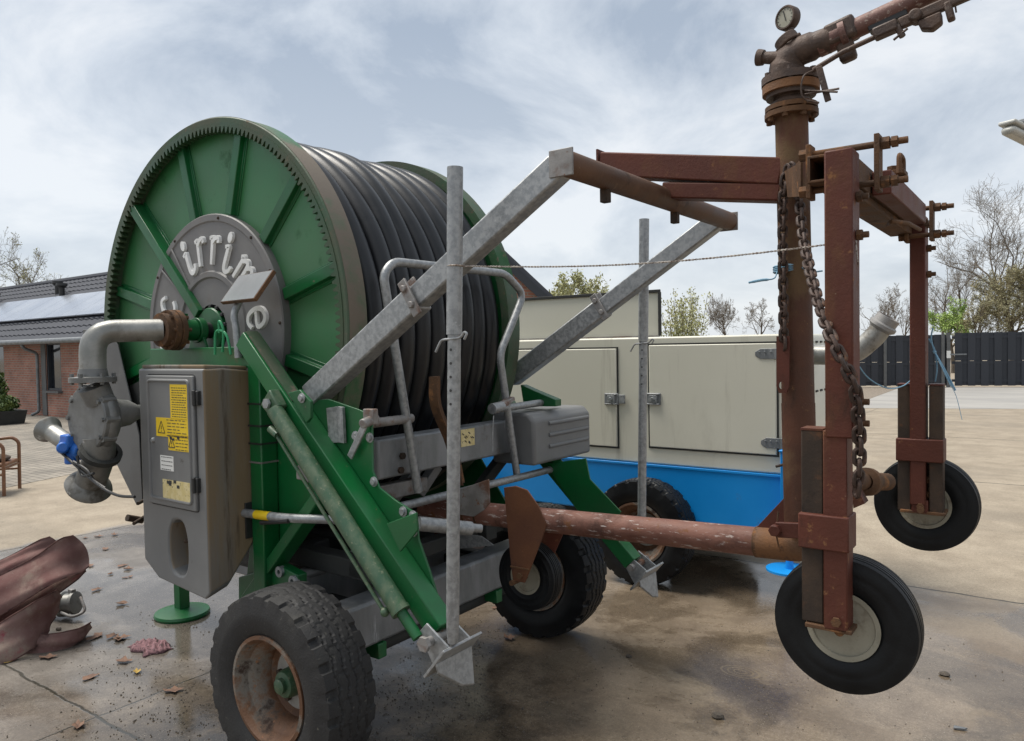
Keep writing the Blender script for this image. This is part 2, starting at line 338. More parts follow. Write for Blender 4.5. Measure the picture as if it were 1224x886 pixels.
def tex_mat(name, build):
    m = bpy.data.materials.new(name); m.use_nodes = True; t = m.node_tree
    build(t, t.nodes['Principled BSDF']); return m
def brick_build(t, B, c1, c2, mortar, sc, bw, rh, ms=.015, rot=None, axes='xz'):
    co = t.nodes.new('ShaderNodeTexCoord'); sp = t.nodes.new('ShaderNodeSeparateXYZ'); t.links.new(co.outputs['Object'], sp.inputs[0])
    cb = t.nodes.new('ShaderNodeCombineXYZ'); t.links.new(sp.outputs['XYZ'.index(axes[0].upper())], cb.inputs[0]); t.links.new(sp.outputs['XYZ'.index(axes[1].upper())], cb.inputs[1])
    br = t.nodes.new('ShaderNodeTexBrick'); t.links.new(cb.outputs[0], br.inputs['Vector'])
    br.inputs['Color1'].default_value = c3(c1); br.inputs['Color2'].default_value = c3(c2); br.inputs['Mortar'].default_value = c3(mortar)
    br.inputs['Scale'].default_value = sc; br.inputs['Brick Width'].default_value = bw; br.inputs['Row Height'].default_value = rh; br.inputs['Mortar Size'].default_value = ms
    n = t.nodes.new('ShaderNodeTexNoise'); n.inputs['Scale'].default_value = 1.4; n.inputs['Detail'].default_value = 8; t.links.new(co.outputs['Object'], n.inputs['Vector'])
    mr = t.nodes.new('ShaderNodeMapRange'); mr.inputs[1].default_value = .3; mr.inputs[2].default_value = .7; mr.inputs[3].default_value = .72; mr.inputs[4].default_value = 1.25; t.links.new(n.outputs[0], mr.inputs[0])
    mu = t.nodes.new('ShaderNodeMixRGB'); mu.blend_type = 'MULTIPLY'; mu.inputs[0].default_value = 1; t.links.new(br.outputs[0], mu.inputs[1]); t.links.new(mr.outputs[0], mu.inputs[2])
    t.links.new(mu.outputs[0], B.inputs['Base Color']); B.inputs['Roughness'].default_value = .85
    bp = t.nodes.new('ShaderNodeBump'); bp.inputs['Strength'].default_value = .4; bp.inputs['Distance'].default_value = .01; bp.invert = True
    t.links.new(br.outputs['Fac'], bp.inputs['Height']); t.links.new(bp.outputs[0], B.inputs['Normal'])
M['brick'] = tex_mat('red_brick', lambda t, B: brick_build(t, B, (.36, .155, .105), (.27, .115, .08), (.28, .235, .20), 1, .215, .068, .010))
M['paver'] = tex_mat('grey_pavers', lambda t, B: brick_build(t, B, (.255, .225, .185), (.20, .18, .15), (.12, .105, .085), 1, .22, .11, .010, axes='xy'))

def ground_build(t, B):
    nd = t.nodes.new; ln = t.links.new
    co = nd('ShaderNodeTexCoord'); sp = nd('ShaderNodeSeparateXYZ'); ln(co.outputs['Object'], sp.inputs[0])
    def noise(sc, det=6, ro=.6, st=(1, 1, 1), dist=0):
        mp = nd('ShaderNodeMapping'); mp.inputs['Scale'].default_value = st; ln(co.outputs['Object'], mp.inputs[0])
        n = nd('ShaderNodeTexNoise'); n.inputs['Scale'].default_value = sc; n.inputs['Detail'].default_value = det; n.inputs['Roughness'].default_value = ro; n.inputs['Distortion'].default_value = dist
        ln(mp.outputs[0], n.inputs['Vector']); return n.outputs['Fac']
    def ma(op, a, b=None, c=None, clamp=False):
        n = nd('ShaderNodeMath'); n.operation = op; n.use_clamp = clamp
        for i, q in enumerate((a, b, c)):
            if q is None: continue
            if isinstance(q, (int, float)): n.inputs[i].default_value = q
            else: ln(q, n.inputs[i])
        return n.outputs[0]
    def rng(f, a, b, x=0., y=1.):
        r = nd('ShaderNodeMapRange'); r.interpolation_type = 'SMOOTHSTEP'
        for i, q in zip((1, 2, 3, 4), (a, b, x, y)): r.inputs[i].default_value = q
        ln(f, r.inputs[0]); return r.outputs[0]
    def mix(f, a, b, bt='MIX'):
        n = nd('ShaderNodeMixRGB'); n.blend_type = bt
        if isinstance(f, (int, float)): n.inputs[0].default_value = f
        else: ln(f, n.inputs[0])
        for i, q in ((1, a), (2, b)):
            if isinstance(q, tuple): n.inputs[i].default_value = c3(q)
            else: ln(q, n.inputs[i])
        return n.outputs[0]
    U, V_ = sp.outputs[0], sp.outputs[1]
    big = noise(.55, 5, .55); med = noise(2.6, 7, .65, dist=.3); fine = noise(46, 5, .75); speck = noise(150, 2, .6)
    # the wet slabs under and round the machines
    wob = ma('MULTIPLY_ADD', med, .50, -.25)
    uu = ma('ADD', U, wob); vv = ma('ADD', V_, wob)
    wet = ma('MULTIPLY', rng(uu, -4.05, -3.80), rng(vv, 3.40, 3.75, 1, .0))
    wet = ma('MULTIPLY', wet, rng(uu, 5.5, 8, 1, .3))
    dry = mix(rng(med, .3, .7), (.315, .262, .195), (.435, .370, .282))
    dry = mix(rng(noise(.9, 5, .6, (.25, 1, 1)), .45, .72, 0, .6), dry, (.25, .215, .168))
    wetc = mix(rng(med, .38, .62), (.195, .150, .106), (.275, .218, .158))
    wetc = mix(rng(noise(1.1, 6, .62), .46, .66, 0, .75), wetc, (.33, .265, .19))
    grey = mix(rng(med, .35, .65), (.155, .140, .124), (.255, .232, .208))
    wetc = mix(rng(ma('ADD', U, ma('MULTIPLY', wob, 2.)), -.9, .7, .92, .0), wetc, grey)
    damp = rng(ma('ADD', noise(1.05, 6, .62, (1, 1, 1), .5), ma('MULTIPLY', med, .22)), .57, .70)
    wetc = mix(damp, wetc, mix(1., wetc, (.54, .53, .52), 'MULTIPLY'))
    colr = mix(wet, dry, wetc)
    # dark oily dirt near the axle
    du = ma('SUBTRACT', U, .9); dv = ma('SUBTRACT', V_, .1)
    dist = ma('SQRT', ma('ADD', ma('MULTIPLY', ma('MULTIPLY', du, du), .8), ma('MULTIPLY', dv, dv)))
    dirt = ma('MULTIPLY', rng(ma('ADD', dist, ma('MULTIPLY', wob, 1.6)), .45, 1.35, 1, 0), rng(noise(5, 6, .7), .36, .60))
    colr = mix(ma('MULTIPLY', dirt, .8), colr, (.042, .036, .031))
    colr = mix(rng(noise(7, 8, .72), .60, .72, 0, .55), colr, (.06, .05, .042))
    colr = mix(rng(fine, .30, .70, .55, 0), colr, mix(1., colr, (.50, .48, .45), 'MULTIPLY'))
    colr = mix(rng(noise(120, 3, .75), .34, .66, .55, 0), colr, mix(1., colr, (.50, .48, .46), 'MULTIPLY'))
    colr = mix(rng(speck, .66, .73, 0, .9), colr, (.46, .41, .33))
    colr = mix(rng(noise(190, 2, .6), .70, .76, 0, .85), colr, (.035, .03, .026))
    rx = at(885, 803, w=0); d2 = ma('SQRT', ma('ADD', ma('POWER', ma('SUBTRACT', U, rx.x), 2.), ma('POWER', ma('MULTIPLY', ma('SUBTRACT', V_, rx.y), 1.5), 2.)))
    ring = ma('MULTIPLY', ma('SINE', ma('MULTIPLY_ADD', d2, 190., ma('MULTIPLY', med, 4.))), rng(d2, .10, .15, 1, 0))
    colr = mix(ma('MULTIPLY', ring, .22, clamp=True), colr, (.36, .27, .14))
    colr = mix(rng(noise(88, 3, .7), .60, .70, 0, .5), colr, (.30, .25, .185))
    # slab joints
    jn = noise(3, 6, .7); jw = ma('MULTIPLY_ADD', jn, .07, -.035)
    jall = None
    for axis, pos, wd in ((V_, -.58, .007), (U, -.10, .005), (V_, 3.53, .010), (U, -3.9, .010), (V_, -3.6, .01), (U, 4.4, .008), (V_, 8.2, .012), (V_, 12.8, .012)):
        d = ma('ABSOLUTE', ma('SUBTRACT', ma('ADD', axis, jw), pos))
        k = rng(d, wd * .6, wd * 1.6, 1, 0); jall = k if jall is None else ma('MAXIMUM', jall, k)
    colr = mix(ma('MULTIPLY', jall, .93), colr, (.030, .028, .020))
    ln(colr, B.inputs['Base Color'])
    pud = ma('MULTIPLY', wet, rng(ma('ADD', noise(.8, 4, .5), ma('MULTIPLY', med, .25)), .54, .70))
    rgh = ma('MULTIPLY_ADD', wet, -.48, .84); rgh = ma('MULTIPLY_ADD', ma('MULTIPLY', damp, wet), -.32, rgh); rgh = ma('MULTIPLY_ADD', pud, -.24, rgh); rgh = ma('MULTIPLY_ADD', fine, .12, rgh, True)
    ln(rgh, B.inputs['Roughness'])
    hgt = ma('ADD', ma('MULTIPLY', fine, .5), ma('MULTIPLY', jall, -1.2))
    bp = nd('ShaderNodeBump'); bp.inputs['Distance'].default_value = .006; ln(ma('MULTIPLY_ADD', pud, -.3, .42), bp.inputs['Strength'])
    ln(hgt, bp.inputs['Height']); ln(bp.outputs[0], B.inputs['Normal'])
M['ground'] = tex_mat('stained_concrete', ground_build)
M['gravel'] = mat('gravel', (.17, .14, .11), (.30, .25, .20), 25, (.85, .95), bump=.6, bscale=40, spots=[((.10, .085, .06), 60, .5, .6)])
M['grey_conc'] = mat('grey_concrete_strip', (.27, .26, .245), (.34, .325, .30), 1.2, (.75, .9), stretch=(.2, 1, 1), bump=.1, spots=[((.19, .18, .165), 1.5, .55, .75, (.2, 1, 1))])
def tile_build(t, B):
    co = t.nodes.new('ShaderNodeTexCoord')
    n = t.nodes.new('ShaderNodeTexNoise'); n.inputs['Scale'].default_value = 2; n.inputs['Detail'].default_value = 6; t.links.new(co.outputs['Object'], n.inputs['Vector'])
    r = t.nodes.new('ShaderNodeValToRGB'); t.links.new(n.outputs[0], r.inputs[0]); r.color_ramp.elements[0].color = (.050, .054, .066, 1); r.color_ramp.elements[1].color = (.085, .09, .105, 1)
    t.links.new(r.outputs[0], B.inputs['Base Color']); B.inputs['Roughness'].default_value = .8; B.inputs['Specular IOR Level'].default_value = .25
M['tile'] = tex_mat('dark_roof_tiles', tile_build)
# ================================================================== SETTING
g = MB(); g.add([(-400, -400, 0), (400, -400, 0), (400, 400, 0), (-400, 400, 0)], [(0, 1, 2, 3)])
solo(g, 'ground', M['ground'], (0, 0, 0), kind='structure', smooth=False)
g = MB(); g.add([(-60, -12, .004), (-7.25, -12, .004), (-7.45, 1.8, .004), (-8.05, 3.3, .004), (-8.6, 7.12, .004), (-60, 7.12, .004)], [(0, 1, 2, 3, 4, 5)])
solo(g, 'paved_yard', M['paver'], (0, 0, 0), kind='structure', smooth=False)
P0, P1 = at(1020, 463, w=0), at(1224, 463, w=0)
fd = (P1 - P0); fd.z = 0; fd.normalize(); fn = Vector((fd.y, -fd.x, 0))          # fn points to the camera
if fn.dot(P0) > 0: fn = -fn
g = MB(); q0, q1 = at(1010, 488, w=0), at(1400, 490, w=0); g.add([(p.x, p.y, .004) for p in (q0, q1, P1 + fd * 8, P0 + fd * 1.6)], [(0, 1, 2, 3)])
solo(g, 'concrete_strip', M['grey_conc'], (0, 0, 0), kind='structure', smooth=False)
g = MB(); g.add([(p.x, p.y, .004) for p in (q0 - fd * 12, q0 - fd * .02, P0 + fd * 1.58, P0 - fd * 14)], [(0, 1, 2, 3)])
solo(g, 'gravel_strip', M['gravel'], (0, 0, 0), kind='structure', smooth=False)

# ---- fence and gate
def boards(mb, a, b, z0, z1, gap=.40, wd=.235, back=True):
    n = max(1, int((b - a).length / gap)); d = (b - a).normalized(); st = (b - a).length / n
    for i in range(n):
        c = a + d * (st * (i + .5))
        Mx = Matrix((d, -fn, Vector((0, 0, 1)))).transposed()
        zm = z0 + (z1 - z0) * .47
        for za, zb_ in ((z0, zm - .005), (zm + .005, z1)): mb.box(c + fn * .035 + Vector((0, 0, (za + zb_) / 2 + random.uniform(-.006, .006))), (wd, .02, zb_ - za), Mx)
        if back: mb.box(c + d * st * .5 - fn * .012 + Vector((0, 0, (z0 + z1) / 2)), (wd, .02, z1 - z0 - .02), Mx)
    for z in (z0 + .18, (z0 + z1) / 2 - .12, z1 - .16):
        mb.box((a + b) / 2 + fn * .012 + Vector((0, 0, z)), ((b - a).length, .024, .09), Matrix((d, -fn, Vector((0, 0, 1)))).transposed())
gx = at(1133, 463, w=0); gx.z = 0
FA = P0 - fd * 13; FB = gx - fd * .12
fr = root('board_fence', 'long dark grey board fence at the back of the yard, left of the gate', 'fence', FB)
mb = MB(); boards(mb, FA, FB, .05, 1.88); part(mb, 'board_panel', M['fence'], fr, smooth=False)
k = 0
while k * 1.86 < (FB - FA).length:
    p = FB - fd * (k * 1.86 + .05); mb = MB(); mb.box(p + fn * .08 + Vector((0, 0, .96)), (.09, .09, 1.92), Matrix((fd, -fn, Vector((0, 0, 1)))).transposed())
    part(mb, 'post', M['post'], fr, smooth=False); k += 1
GA, GB = gx + fd * .12, gx + fd * 9.5
gr = root('yard_gate', 'dark grey vertical board gate with pale latch plate at the right edge of the yard', 'gate', GA)
mb = MB(); boards(mb, GA, GB, .06, 1.93); part(mb, 'board_panel', M['fence'], gr, smooth=False)
mb = MB(); mb.box(gx + fn * .06 + Vector((0, 0, .97)), (.11, .11, 1.94), Matrix((fd, -fn, Vector((0, 0, 1)))).transposed()); part(mb, 'post', M['post'], gr, smooth=False)
mb = MB(); mb.box(gx + fn * .13 + Vector((0, 0, 1.17)), (.13, .02, .26), Matrix((fd, -fn, Vector((0, 0, 1)))).transposed()); part(mb, 'latch_plate', M['label'], gr, smooth=False)
mb = MB(); mb.bar(gx + fd * .05 + fn * .14 + Vector((0, 0, 1.17)), gx + fd * .55 + fn * .14 + Vector((0, 0, 1.17)), .04, .05); part(mb, 'handle', M['zinc'], gr, smooth=False)

# ---- brick house on the left, its gable end behind the machines
HV, HB, HR, HE, HP = 7.12, 13.4, 10.2, 2.10, 4.32
HU0, HU1 = -42.0, at(330, 300, v=HR).x
ho = root('brick_house', 'low red brick house with dark tiled roof and a band of solar panels', 'house', (-20, HV, 0))
def wall_with_holes(mb, u0, u1, v, z1, holes, th=.25):
    us = sorted([u0, u1] + [x for h in holes for x in h[:2]]); zs = sorted({0, z1, *[x for h in holes for x in h[2:]]})
    for i in range(len(us) - 1):
        for j in range(len(zs) - 1):
            uc, zc = (us[i] + us[i + 1]) / 2, (zs[j] + zs[j + 1]) / 2
            if us[i + 1] - us[i] < 1e-4 or any(h[0] < uc < h[1] and h[2] < zc < h[3] for h in holes): continue
            mb.add([(us[i], v, zs[j]), (us[i + 1], v, zs[j]), (us[i + 1], v, zs[j + 1]), (us[i], v, zs[j + 1])], [(0, 1, 2, 3)])
wu = [at(x, 440, v=HV).x for x in (56, 73)]; wz0 = at(64, 467, v=HV).z
wins = []
for kk in range(-3, 3):
    s0 = wu[0] + kk * 3.72
    if s0 > HU0: wins.append((s0, s0 + (wu[1] - wu[0]), wz0, 2.04))
mb = MB(); wall_with_holes(mb, HU0, HU1, HV, 2.12, wins)
mb.add([(HU1, HV, 0), (HU1, HB, 0), (HU1, HB, HE), (HU1, HR, HP - .12), (HU1, HV, HE)], [(0, 1, 2, 3, 4)])
mb.add([(HU0, HV, 0), (HU0, HB, 0), (HU0, HB, HE), (HU0, HR, HP - .12), (HU0, HV, HE)], [(4, 3, 2, 1, 0)])
mb.add([(HU0, HB, 0), (HU1, HB, 0), (HU1, HB, HE), (HU0, HB, HE)], [(3, 2, 1, 0)])
part(mb, 'wall', M['brick'], ho, smooth=False, recalc=False)
for (a, b, z0, z1) in wins:
    mb = MB(); mb.box(((a + b) / 2, HV + .10, (z0 + z1) / 2), (b - a, .02, z1 - z0)); wn = part(mb, 'window', M['window'], ho, smooth=False)
    mb = MB(); t = .06
    for (c, s) in ((((a + t / 2), HV + .06, (z0 + z1) / 2), (t, .09, z1 - z0)), (((b - t / 2), HV + .06, (z0 + z1) / 2), (t, .09, z1 - z0)),
                   (((a + b) / 2, HV + .06, z0 + t / 2), (b - a - 2 * t, .09, t)), (((a + b) / 2, HV + .06, z1 - t / 2), (b - a - 2 * t, .09, t))): mb.box(c, s)
    part(mb, 'frame', M['frame_dark'], wn, smooth=False)
    mb = MB(); mb.box(((a + b) / 2, HV - .03, z0 - .035), (b - a + .1, .18, .06)); part(mb, 'sill', M['post'], wn, smooth=False)
    mb = MB(); mb.box((a - .16, HV - .012, 1.05), (.26, .03, 2.05)); part(mb, 'downpipe_panel', M['post'], ho, smooth=False)
# roof of wavy tiles
def roof_plane(mb, v0, z0, v1, z1, u0, u1, du=.30, courses=12):
    slope = Vector((0, v1 - v0, z1 - z0)); nrm = Vector((0, -(z1 - z0), v1 - v0)).normalized()
    if nrm.z < 0: nrm = -nrm
    nu = int((u1 - u0) / (du / 4)); rows = []
    for c in range(courses):
        for e_, off in ((0, .030), (1, .0)):
            t = (c + e_) / courses; base = Vector((0, v0, z0)) + slope * t + nrm * off
            rows.append([Vector((u0 + (u1 - u0) * i / nu, base.y, base.z)) + nrm * .022 * math.sin(i * math.pi / 2) for i in range(nu + 1)])
    k0 = len(mb.v); w_ = nu + 1; mb.v += [p for r in rows for p in r]
    for r in range(len(rows) - 1):
        for i in range(nu): mb.f.append((k0 + r * w_ + i, k0 + r * w_ + i + 1, k0 + (r + 1) * w_ + i + 1, k0 + (r + 1) * w_ + i))
mb = MB(); roof_plane(mb, HV - .42, HE - .02, HR, HP, HU0, HU1 + .12); roof_plane(mb, HB + .3, HE - .02, HR, HP, HU0, HU1 + .12, du=1.2, courses=3)
rf = part(mb, 'roof', M['tile'], ho, ang=30)
mb = MB(); mb.tube([(HU0, HR, HP + .01), (HU1 + .12, HR, HP + .01)], .10, 8); part(mb, 'ridge_tile', M['tile'], rf)
for sv, sz in ((HV - .42, HE), (HB + .3, HE)):
    mb = MB(); mb.bar((HU1 + .10, sv, sz - .08), (HU1 + .10, HR, HP - .10), .05, .22); part(mb, 'verge_board', M['frame_dark'], rf, smooth=False)
mb = MB(); mb.tube([(HU0, HV - .46, HE - .03), (HU1, HV - .46, HE - .03)], .075, 10); part(mb, 'gutter', M['zinc'], ho)
mb = MB(); mb.box(((HU0 + HU1) / 2, HV - .20, HE - .05), (HU1 - HU0, .40, .05)); part(mb, 'soffit', M['frame_dark'], ho, smooth=False)
du_ = at(48, 440, v=HV).x
mb = MB(); mb.tube(fillet([(du_, HV - .46, HE - .08), (du_, HV - .40, HE - .2), (du_, HV - .07, HE - .34), (du_, HV - .07, .12), (du_ - .15, HV - .2, .03)], .08, 4), .042, 10); part(mb, 'downpipe', M['zinc'], ho)
sl = (HP - HE) / (HR - HV + .42); rn = Vector((0, -sl, 1)).normalized(); rup = Vector((0, 1, sl)).normalized()
def on_roof(u, v, off=0): return Vector((u, v, HE + (v - HV + .42) * sl)) + rn * off
s_lo, s_hi = HV + .52, HV + 1.75
k = 0; us = at(118, 400, v=HV + .6).x + 2.0
while us > HU0 + 2:
    mb = MB(); a = us - .99; c = (on_roof(us, s_lo, .10) + on_roof(a, s_hi, .10)) / 2
    mb.box(c, (.985, (on_roof(0, s_hi) - on_roof(0, s_lo)).length, .035), Matrix((Vector((1, 0, 0)), rup, rn)).transposed()); part(mb, 'solar_panel', M['pv'], ho, smooth=False); us -= 1.0; k += 1
for px, py in ((71, 351), (84, 357), (4, 362), (-60, 360)):
    p = at(px, py, v=HV + 2.2); p = on_roof(p.x, HV + (2.15 if py < 355 else 1.95))
    mb = MB(); mb.cyl(p - Vector((0, 0, .1)), p + Vector((0, 0, .30)), .085, 12); mb.tube([p + Vector((0, 0, .28)), p + Vector((0, 0, .34)), p + Vector((0, 0, .42))], [.10, .17, .16], 12)
    part(mb, 'roof_vent', M['black'], rf)

# ---- trees
def tree(name, label, px, d, top_py, width, seed, kind='bare', group=None, trunk_h=.28, tr=.16, leafmat=None, nleaf=0, leafsz=.12, twig='twig', splits=5, up=.55, base=None, thick=1.0):
    rnd = random.Random(seed); b = base or at(px, 440, d=d); b = Vector((b.x, b.y, 0)); H = at(px, top_py, d=d).z; W2 = width / 2
    tk, tw, ends = MB(), MB(), []
    def branch(p, dr, ln, r, lev):
        n = 5 if lev < 2 else 4; pts = [p]; q = p; dd = dr.normalized()
        for i in range(n):
            j = .10 if lev == 0 else .26
            dd = (dd + Vector((rnd.gauss(0, j), rnd.gauss(0, j), rnd.gauss(0, j) + (.05 if lev else .03)))).normalized()
            q = q + dd * (ln / n); pts.append(q)
        rad = [max(.0072 * d / 45 * thick, r * (1 - .68 * i / n)) for i in range(n + 1)]
        (tk if lev < 2 else tw).tube(pts, rad, 7 if lev == 0 else 5 if lev == 1 else 3, cap=False)
        if lev >= 2: ends.append(pts)
        if lev >= 4: return
        nb = (splits + 2, splits + 1, splits, 5)[lev]
        for i in range(nb):
            t = (.45 if lev == 0 else .22) + (.55 if lev == 0 else .75) * (i + rnd.random()) / nb; t = min(t, .999)
            x = t * n; k = int(x); s = pts[k].lerp(pts[min(k + 1, n)], x - k); ax_ = (pts[min(k + 1, n)] - pts[k]).normalized()
            az_ = rnd.uniform(0, 2 * math.pi); e1 = ax_.orthogonal().normalized(); e2 = ax_.cross(e1)
            side = e1 * math.cos(az_) + e2 * math.sin(az_); sp = rnd.uniform(.55, 1.0) * (1.25 - .35 * t)
            nd_ = ax_ * up + side * sp + Vector((0, 0, .22)); l2 = ln * rnd.uniform(.42, .66) * (1.15 - .45 * t if lev else 1.0)
            if lev == 0: l2 = H * (1 - trunk_h) * rnd.uniform(.50, .72) * (1.1 - .25 * t)
            branch(s, nd_, l2, rad[k] * rnd.uniform(.45, .62), lev + 1)
    branch(b, Vector((0, 0, 1)), H * (trunk_h + .32), tr, 0)
    # fit the crown to the measured height and width
    allv = tk.v + tw.v; zt = sorted(p.z for p in allv)[int(len(allv) * .997)]; rr = sorted(math.hypot(p.x - b.x, p.y - b.y) for p in allv)[int(len(allv) * .97)]
    fz, fr_ = H / zt, W2 / rr
    for P in (tk, tw):
        for p in P.v: p.x = b.x + (p.x - b.x) * (fr_ if p.z > .02 else 1); p.y = b.y + (p.y - b.y) * fr_; p.z *= fz
    ro = root(name, label, 'tree', b, group)
    part(tk, 'trunk', M['bark'], ro, recalc=False); part(tw, 'crown', M[twig], ro, recalc=False)
    if leafmat:
        lf = MB()
        for i in range(nleaf):
            pts = rnd.choice(ends); c = Vector(rnd.choice(pts[1:])); c = Vector((b.x + (c.x - b.x) * fr_, b.y + (c.y - b.y) * fr_, c.z * fz)) if False else c
            c = Vector((b.x + (c.x - b.x) * fr_, b.y + (c.y - b.y) * fr_, c.z * fz))
            c += Vector((rnd.gauss(0, leafsz), rnd.gauss(0, leafsz), rnd.gauss(0, leafsz))) * .8
            a = Vector((rnd.gauss(0, 1), rnd.gauss(0, 1), rnd.gauss(0, 1))).normalized(); e_ = a.orthogonal().normalized(); s_ = leafsz * rnd.uniform(.5, 1.1)
            lf.add([c - a * s_, c + e_ * s_ * .45, c + a * s_, c - e_ * s_ * .45], [(0, 1, 2, 3)])
        part(lf, 'foliage', M[leafmat], ro, recalc=False, smooth=False)
    return ro
BACK = 'trees behind the yard'
tree('bare_tree', 'budding bare tree showing above the left roof ridge', 14, 36, 277, 5.0, 3, trunk_h=.34, twig='yellow_twig', leafmat='leaf_bud', nleaf=900, leafsz=.05)
tree('bare_tree', 'thin bare tree cut off by the left edge above the roof', -38, 37, 262, 5.0, 13, trunk_h=.34, twig='yellow_twig', leafmat='leaf_bud', nleaf=700, leafsz=.05)
tree('leafing_tree', 'round tree in fresh green leaf above the top of the cream generator', 677, 42, 329, 4.4, 4, leafmat='leaf_bud', nleaf=9000, leafsz=.10, trunk_h=.12, up=.4, splits=6)
tree('leafing_tree', 'low green treetop just left of the far galvanised pole above the generator', 722, 46, 344, 2.6, 24, leafmat='leaf_bud', nleaf=3500, leafsz=.10, trunk_h=.12, up=.4)
tree('bare_tree', 'round dense bare tree over the generator, nearest to the leafing shrub', 873, 66, 352, 4.0, 5, trunk_h=.22, splits=6)
tree('bare_tree', 'small sparse bare tree over the generator, next to the rusty mast', 911, 70, 357, 3.2, 6, trunk_h=.34, splits=4)
tree('bare_tree', 'bare tree seen between the two rusty cart legs', 1052, 55, 340, 4.8, 8, trunk_h=.30)
tree('bare_tree', 'small bare tree low beside the far cart leg, left of it', 1082, 58, 362, 3.0, 28, trunk_h=.30, splits=4)
tree('bare_tree', 'slim upright bare tree just right of the far cart leg', 1126, 47, 302, 3.4, 9, trunk_h=.40, up=.8)
tree('bare_tree', 'forked bare tree between the bright green tree and the tall tree', 1157, 45, 309, 3.2, 10, trunk_h=.40, up=.8)
tree('green_tree', 'small bright green tree just above the gate latch', 1141, 38, 357, 2.3, 11, leafmat='leaf_spring', nleaf=6500, leafsz=.06, trunk_h=.35)
tree('tall_tree', 'tall bare tree with fine fanning twigs at the right edge', 1218, 40, 212, 8.2, 12, trunk_h=.22, tr=.20, up=.95, splits=7)
tree('hedge_tree', 'olive brown bushy tree rising behind the gate at the right edge', 1208, 37, 318, 4.6, 14, leafmat='leaf_hedge', nleaf=16000, leafsz=.045, splits=6, twig='yellow_twig', trunk_h=.2)
tree('hedge_tree', 'low olive bush behind the gate, right of the bright green tree', 1172, 36, 352, 2.4, 15, leafmat='leaf_hedge', nleaf=5000, leafsz=.045, twig='yellow_twig', trunk_h=.2)
tree('hedge_tree', 'tall yellowish bush running out of the picture on the right', 1262, 36, 300, 5.0, 16, leafmat='leaf_hedge', nleaf=12000, leafsz=.05, twig='yellow_twig', trunk_h=.2)
# upright leafing shrub behind the generator
rnd = random.Random(5); sb = at(818, 440, d=17); sb.z = 0
sh = root('leafing_shrub', 'upright shrub with yellow green spring leaves rising behind the generator roof', 'shrub', sb)
st, lf = MB(), MB()
for i in range(38):
    a = rnd.uniform(0, 6.28); q = rnd.uniform(.1, .75); tp = sb + Vector((math.cos(a) * q, math.sin(a) * q, rnd.uniform(2.2, 3.0) - .35 * q))
    p0 = sb + Vector((math.cos(a), math.sin(a), 0)) * .12; md = p0.lerp(tp, .5) + Vector((rnd.gauss(0, .05), rnd.gauss(0, .05), 0)); pts = spline([p0, md, tp], 6)
    st.tube(pts, [.012 - .007 * j / (len(pts) - 1) for j in range(len(pts))], 4, cap=False)
    for j in range(230):
        t = rnd.uniform(.05, 1) ** .9; c = pts[min(int(t * len(pts)), len(pts) - 1)] + Vector((rnd.gauss(0, .05), rnd.gauss(0, .05), rnd.gauss(0, .05)))
        v_ = Vector((rnd.gauss(0, 1), rnd.gauss(0, 1), rnd.gauss(.4, 1))).normalized(); e_ = v_.orthogonal().normalized(); s_ = rnd.uniform(.018, .036)
        lf.add([c - v_ * s_, c + e_ * s_ * .5, c + v_ * s_, c - e_ * s_ * .5], [(0, 1, 2, 3)])
part(st, 'stem', M['bark'], sh, recalc=False); part(lf, 'foliage', M['leaf_bud'], sh, recalc=False, smooth=False)

# ---- planter with shrub by the house wall
pb = at(3, 507, w=0)
pl = root('planter', 'dark square planter with a leafy green shrub against the brick house wall', 'planter', pb)
mb = MB(); sec = lambda z, s: [pb + Vector((a * s, b * s, z)) for a, b in ((-1, -1), (1, -1), (1, 1), (-1, 1))]
mb.loft([sec(0, .36), sec(.34, .42), sec(.34, .37), sec(.26, .36)], True, True); part(mb, 'pot', M['dark_frame'], pl, bev=.01)
lf = MB()
for i in range(2000):
    big = rnd.random() < .40
    cc = pb + (Vector((-.30, 0, .85)) if big else Vector((.08, 0, .5))); s = (.22, .25, .48) if big else (.36, .34, .22)
    v_ = Vector((rnd.gauss(0, 1), rnd.gauss(0, 1), rnd.gauss(0, 1))).normalized() * rnd.uniform(.5, 1.05); c = cc + Vector((v_.x * s[0], v_.y * s[1], v_.z * s[2]))
    a = Vector((rnd.gauss(0, 1), rnd.gauss(0, 1), rnd.gauss(0, 1))).normalized(); e_ = a.orthogonal().normalized(); z = rnd.uniform(.03, .07)
    lf.add([c - a * z, c + e_ * z * .5, c + a * z, c - e_ * z * .5], [(0, 1, 2, 3)])
part(lf, 'foliage', M['shrub_leaf'], pl, recalc=False, smooth=False)

# ---- rattan armchair at the left edge
cb_ = at(-12, 590, w=0); ch = root('rattan_armchair', 'brown rattan armchair with curved arms, cut off by the left edge', 'chair', cb_)
ca = R_(52); cx, cy = Vector((math.cos(ca), math.sin(ca), 0)), Vector((-math.sin(ca), math.cos(ca), 0))
W_ = lambda x, y, z: cb_ + cx * x + cy * y + Vector((0, 0, z))
for s in (-.27, .27):
    mb = MB(); mb.tube(fillet([W_(.24, s, 0), W_(.25, s, .60), W_(.18, s, .66), W_(-.16, s, .63), W_(-.24, s, .55), W_(-.27, s, 0)], .12, 5), .021, 10); part(mb, 'arm_frame', M['rattan'], ch)
    mb = MB(); mb.tube([W_(.24, s, .26), W_(-.26, s, .26)], .015, 8); part(mb, 'side_rail', M['rattan'], ch)
mb = MB(); mb.tube(fillet([W_(-.26, -.25, .36), W_(-.34, -.25, .84), W_(-.34, .25, .84), W_(-.26, .25, .36)], .18, 6), .018, 10)
for i in range(7): mb.tube([W_(-.265, -.2 + i * .067, .38), W_(-.335, -.2 + i * .067, .83)], .009, 6)
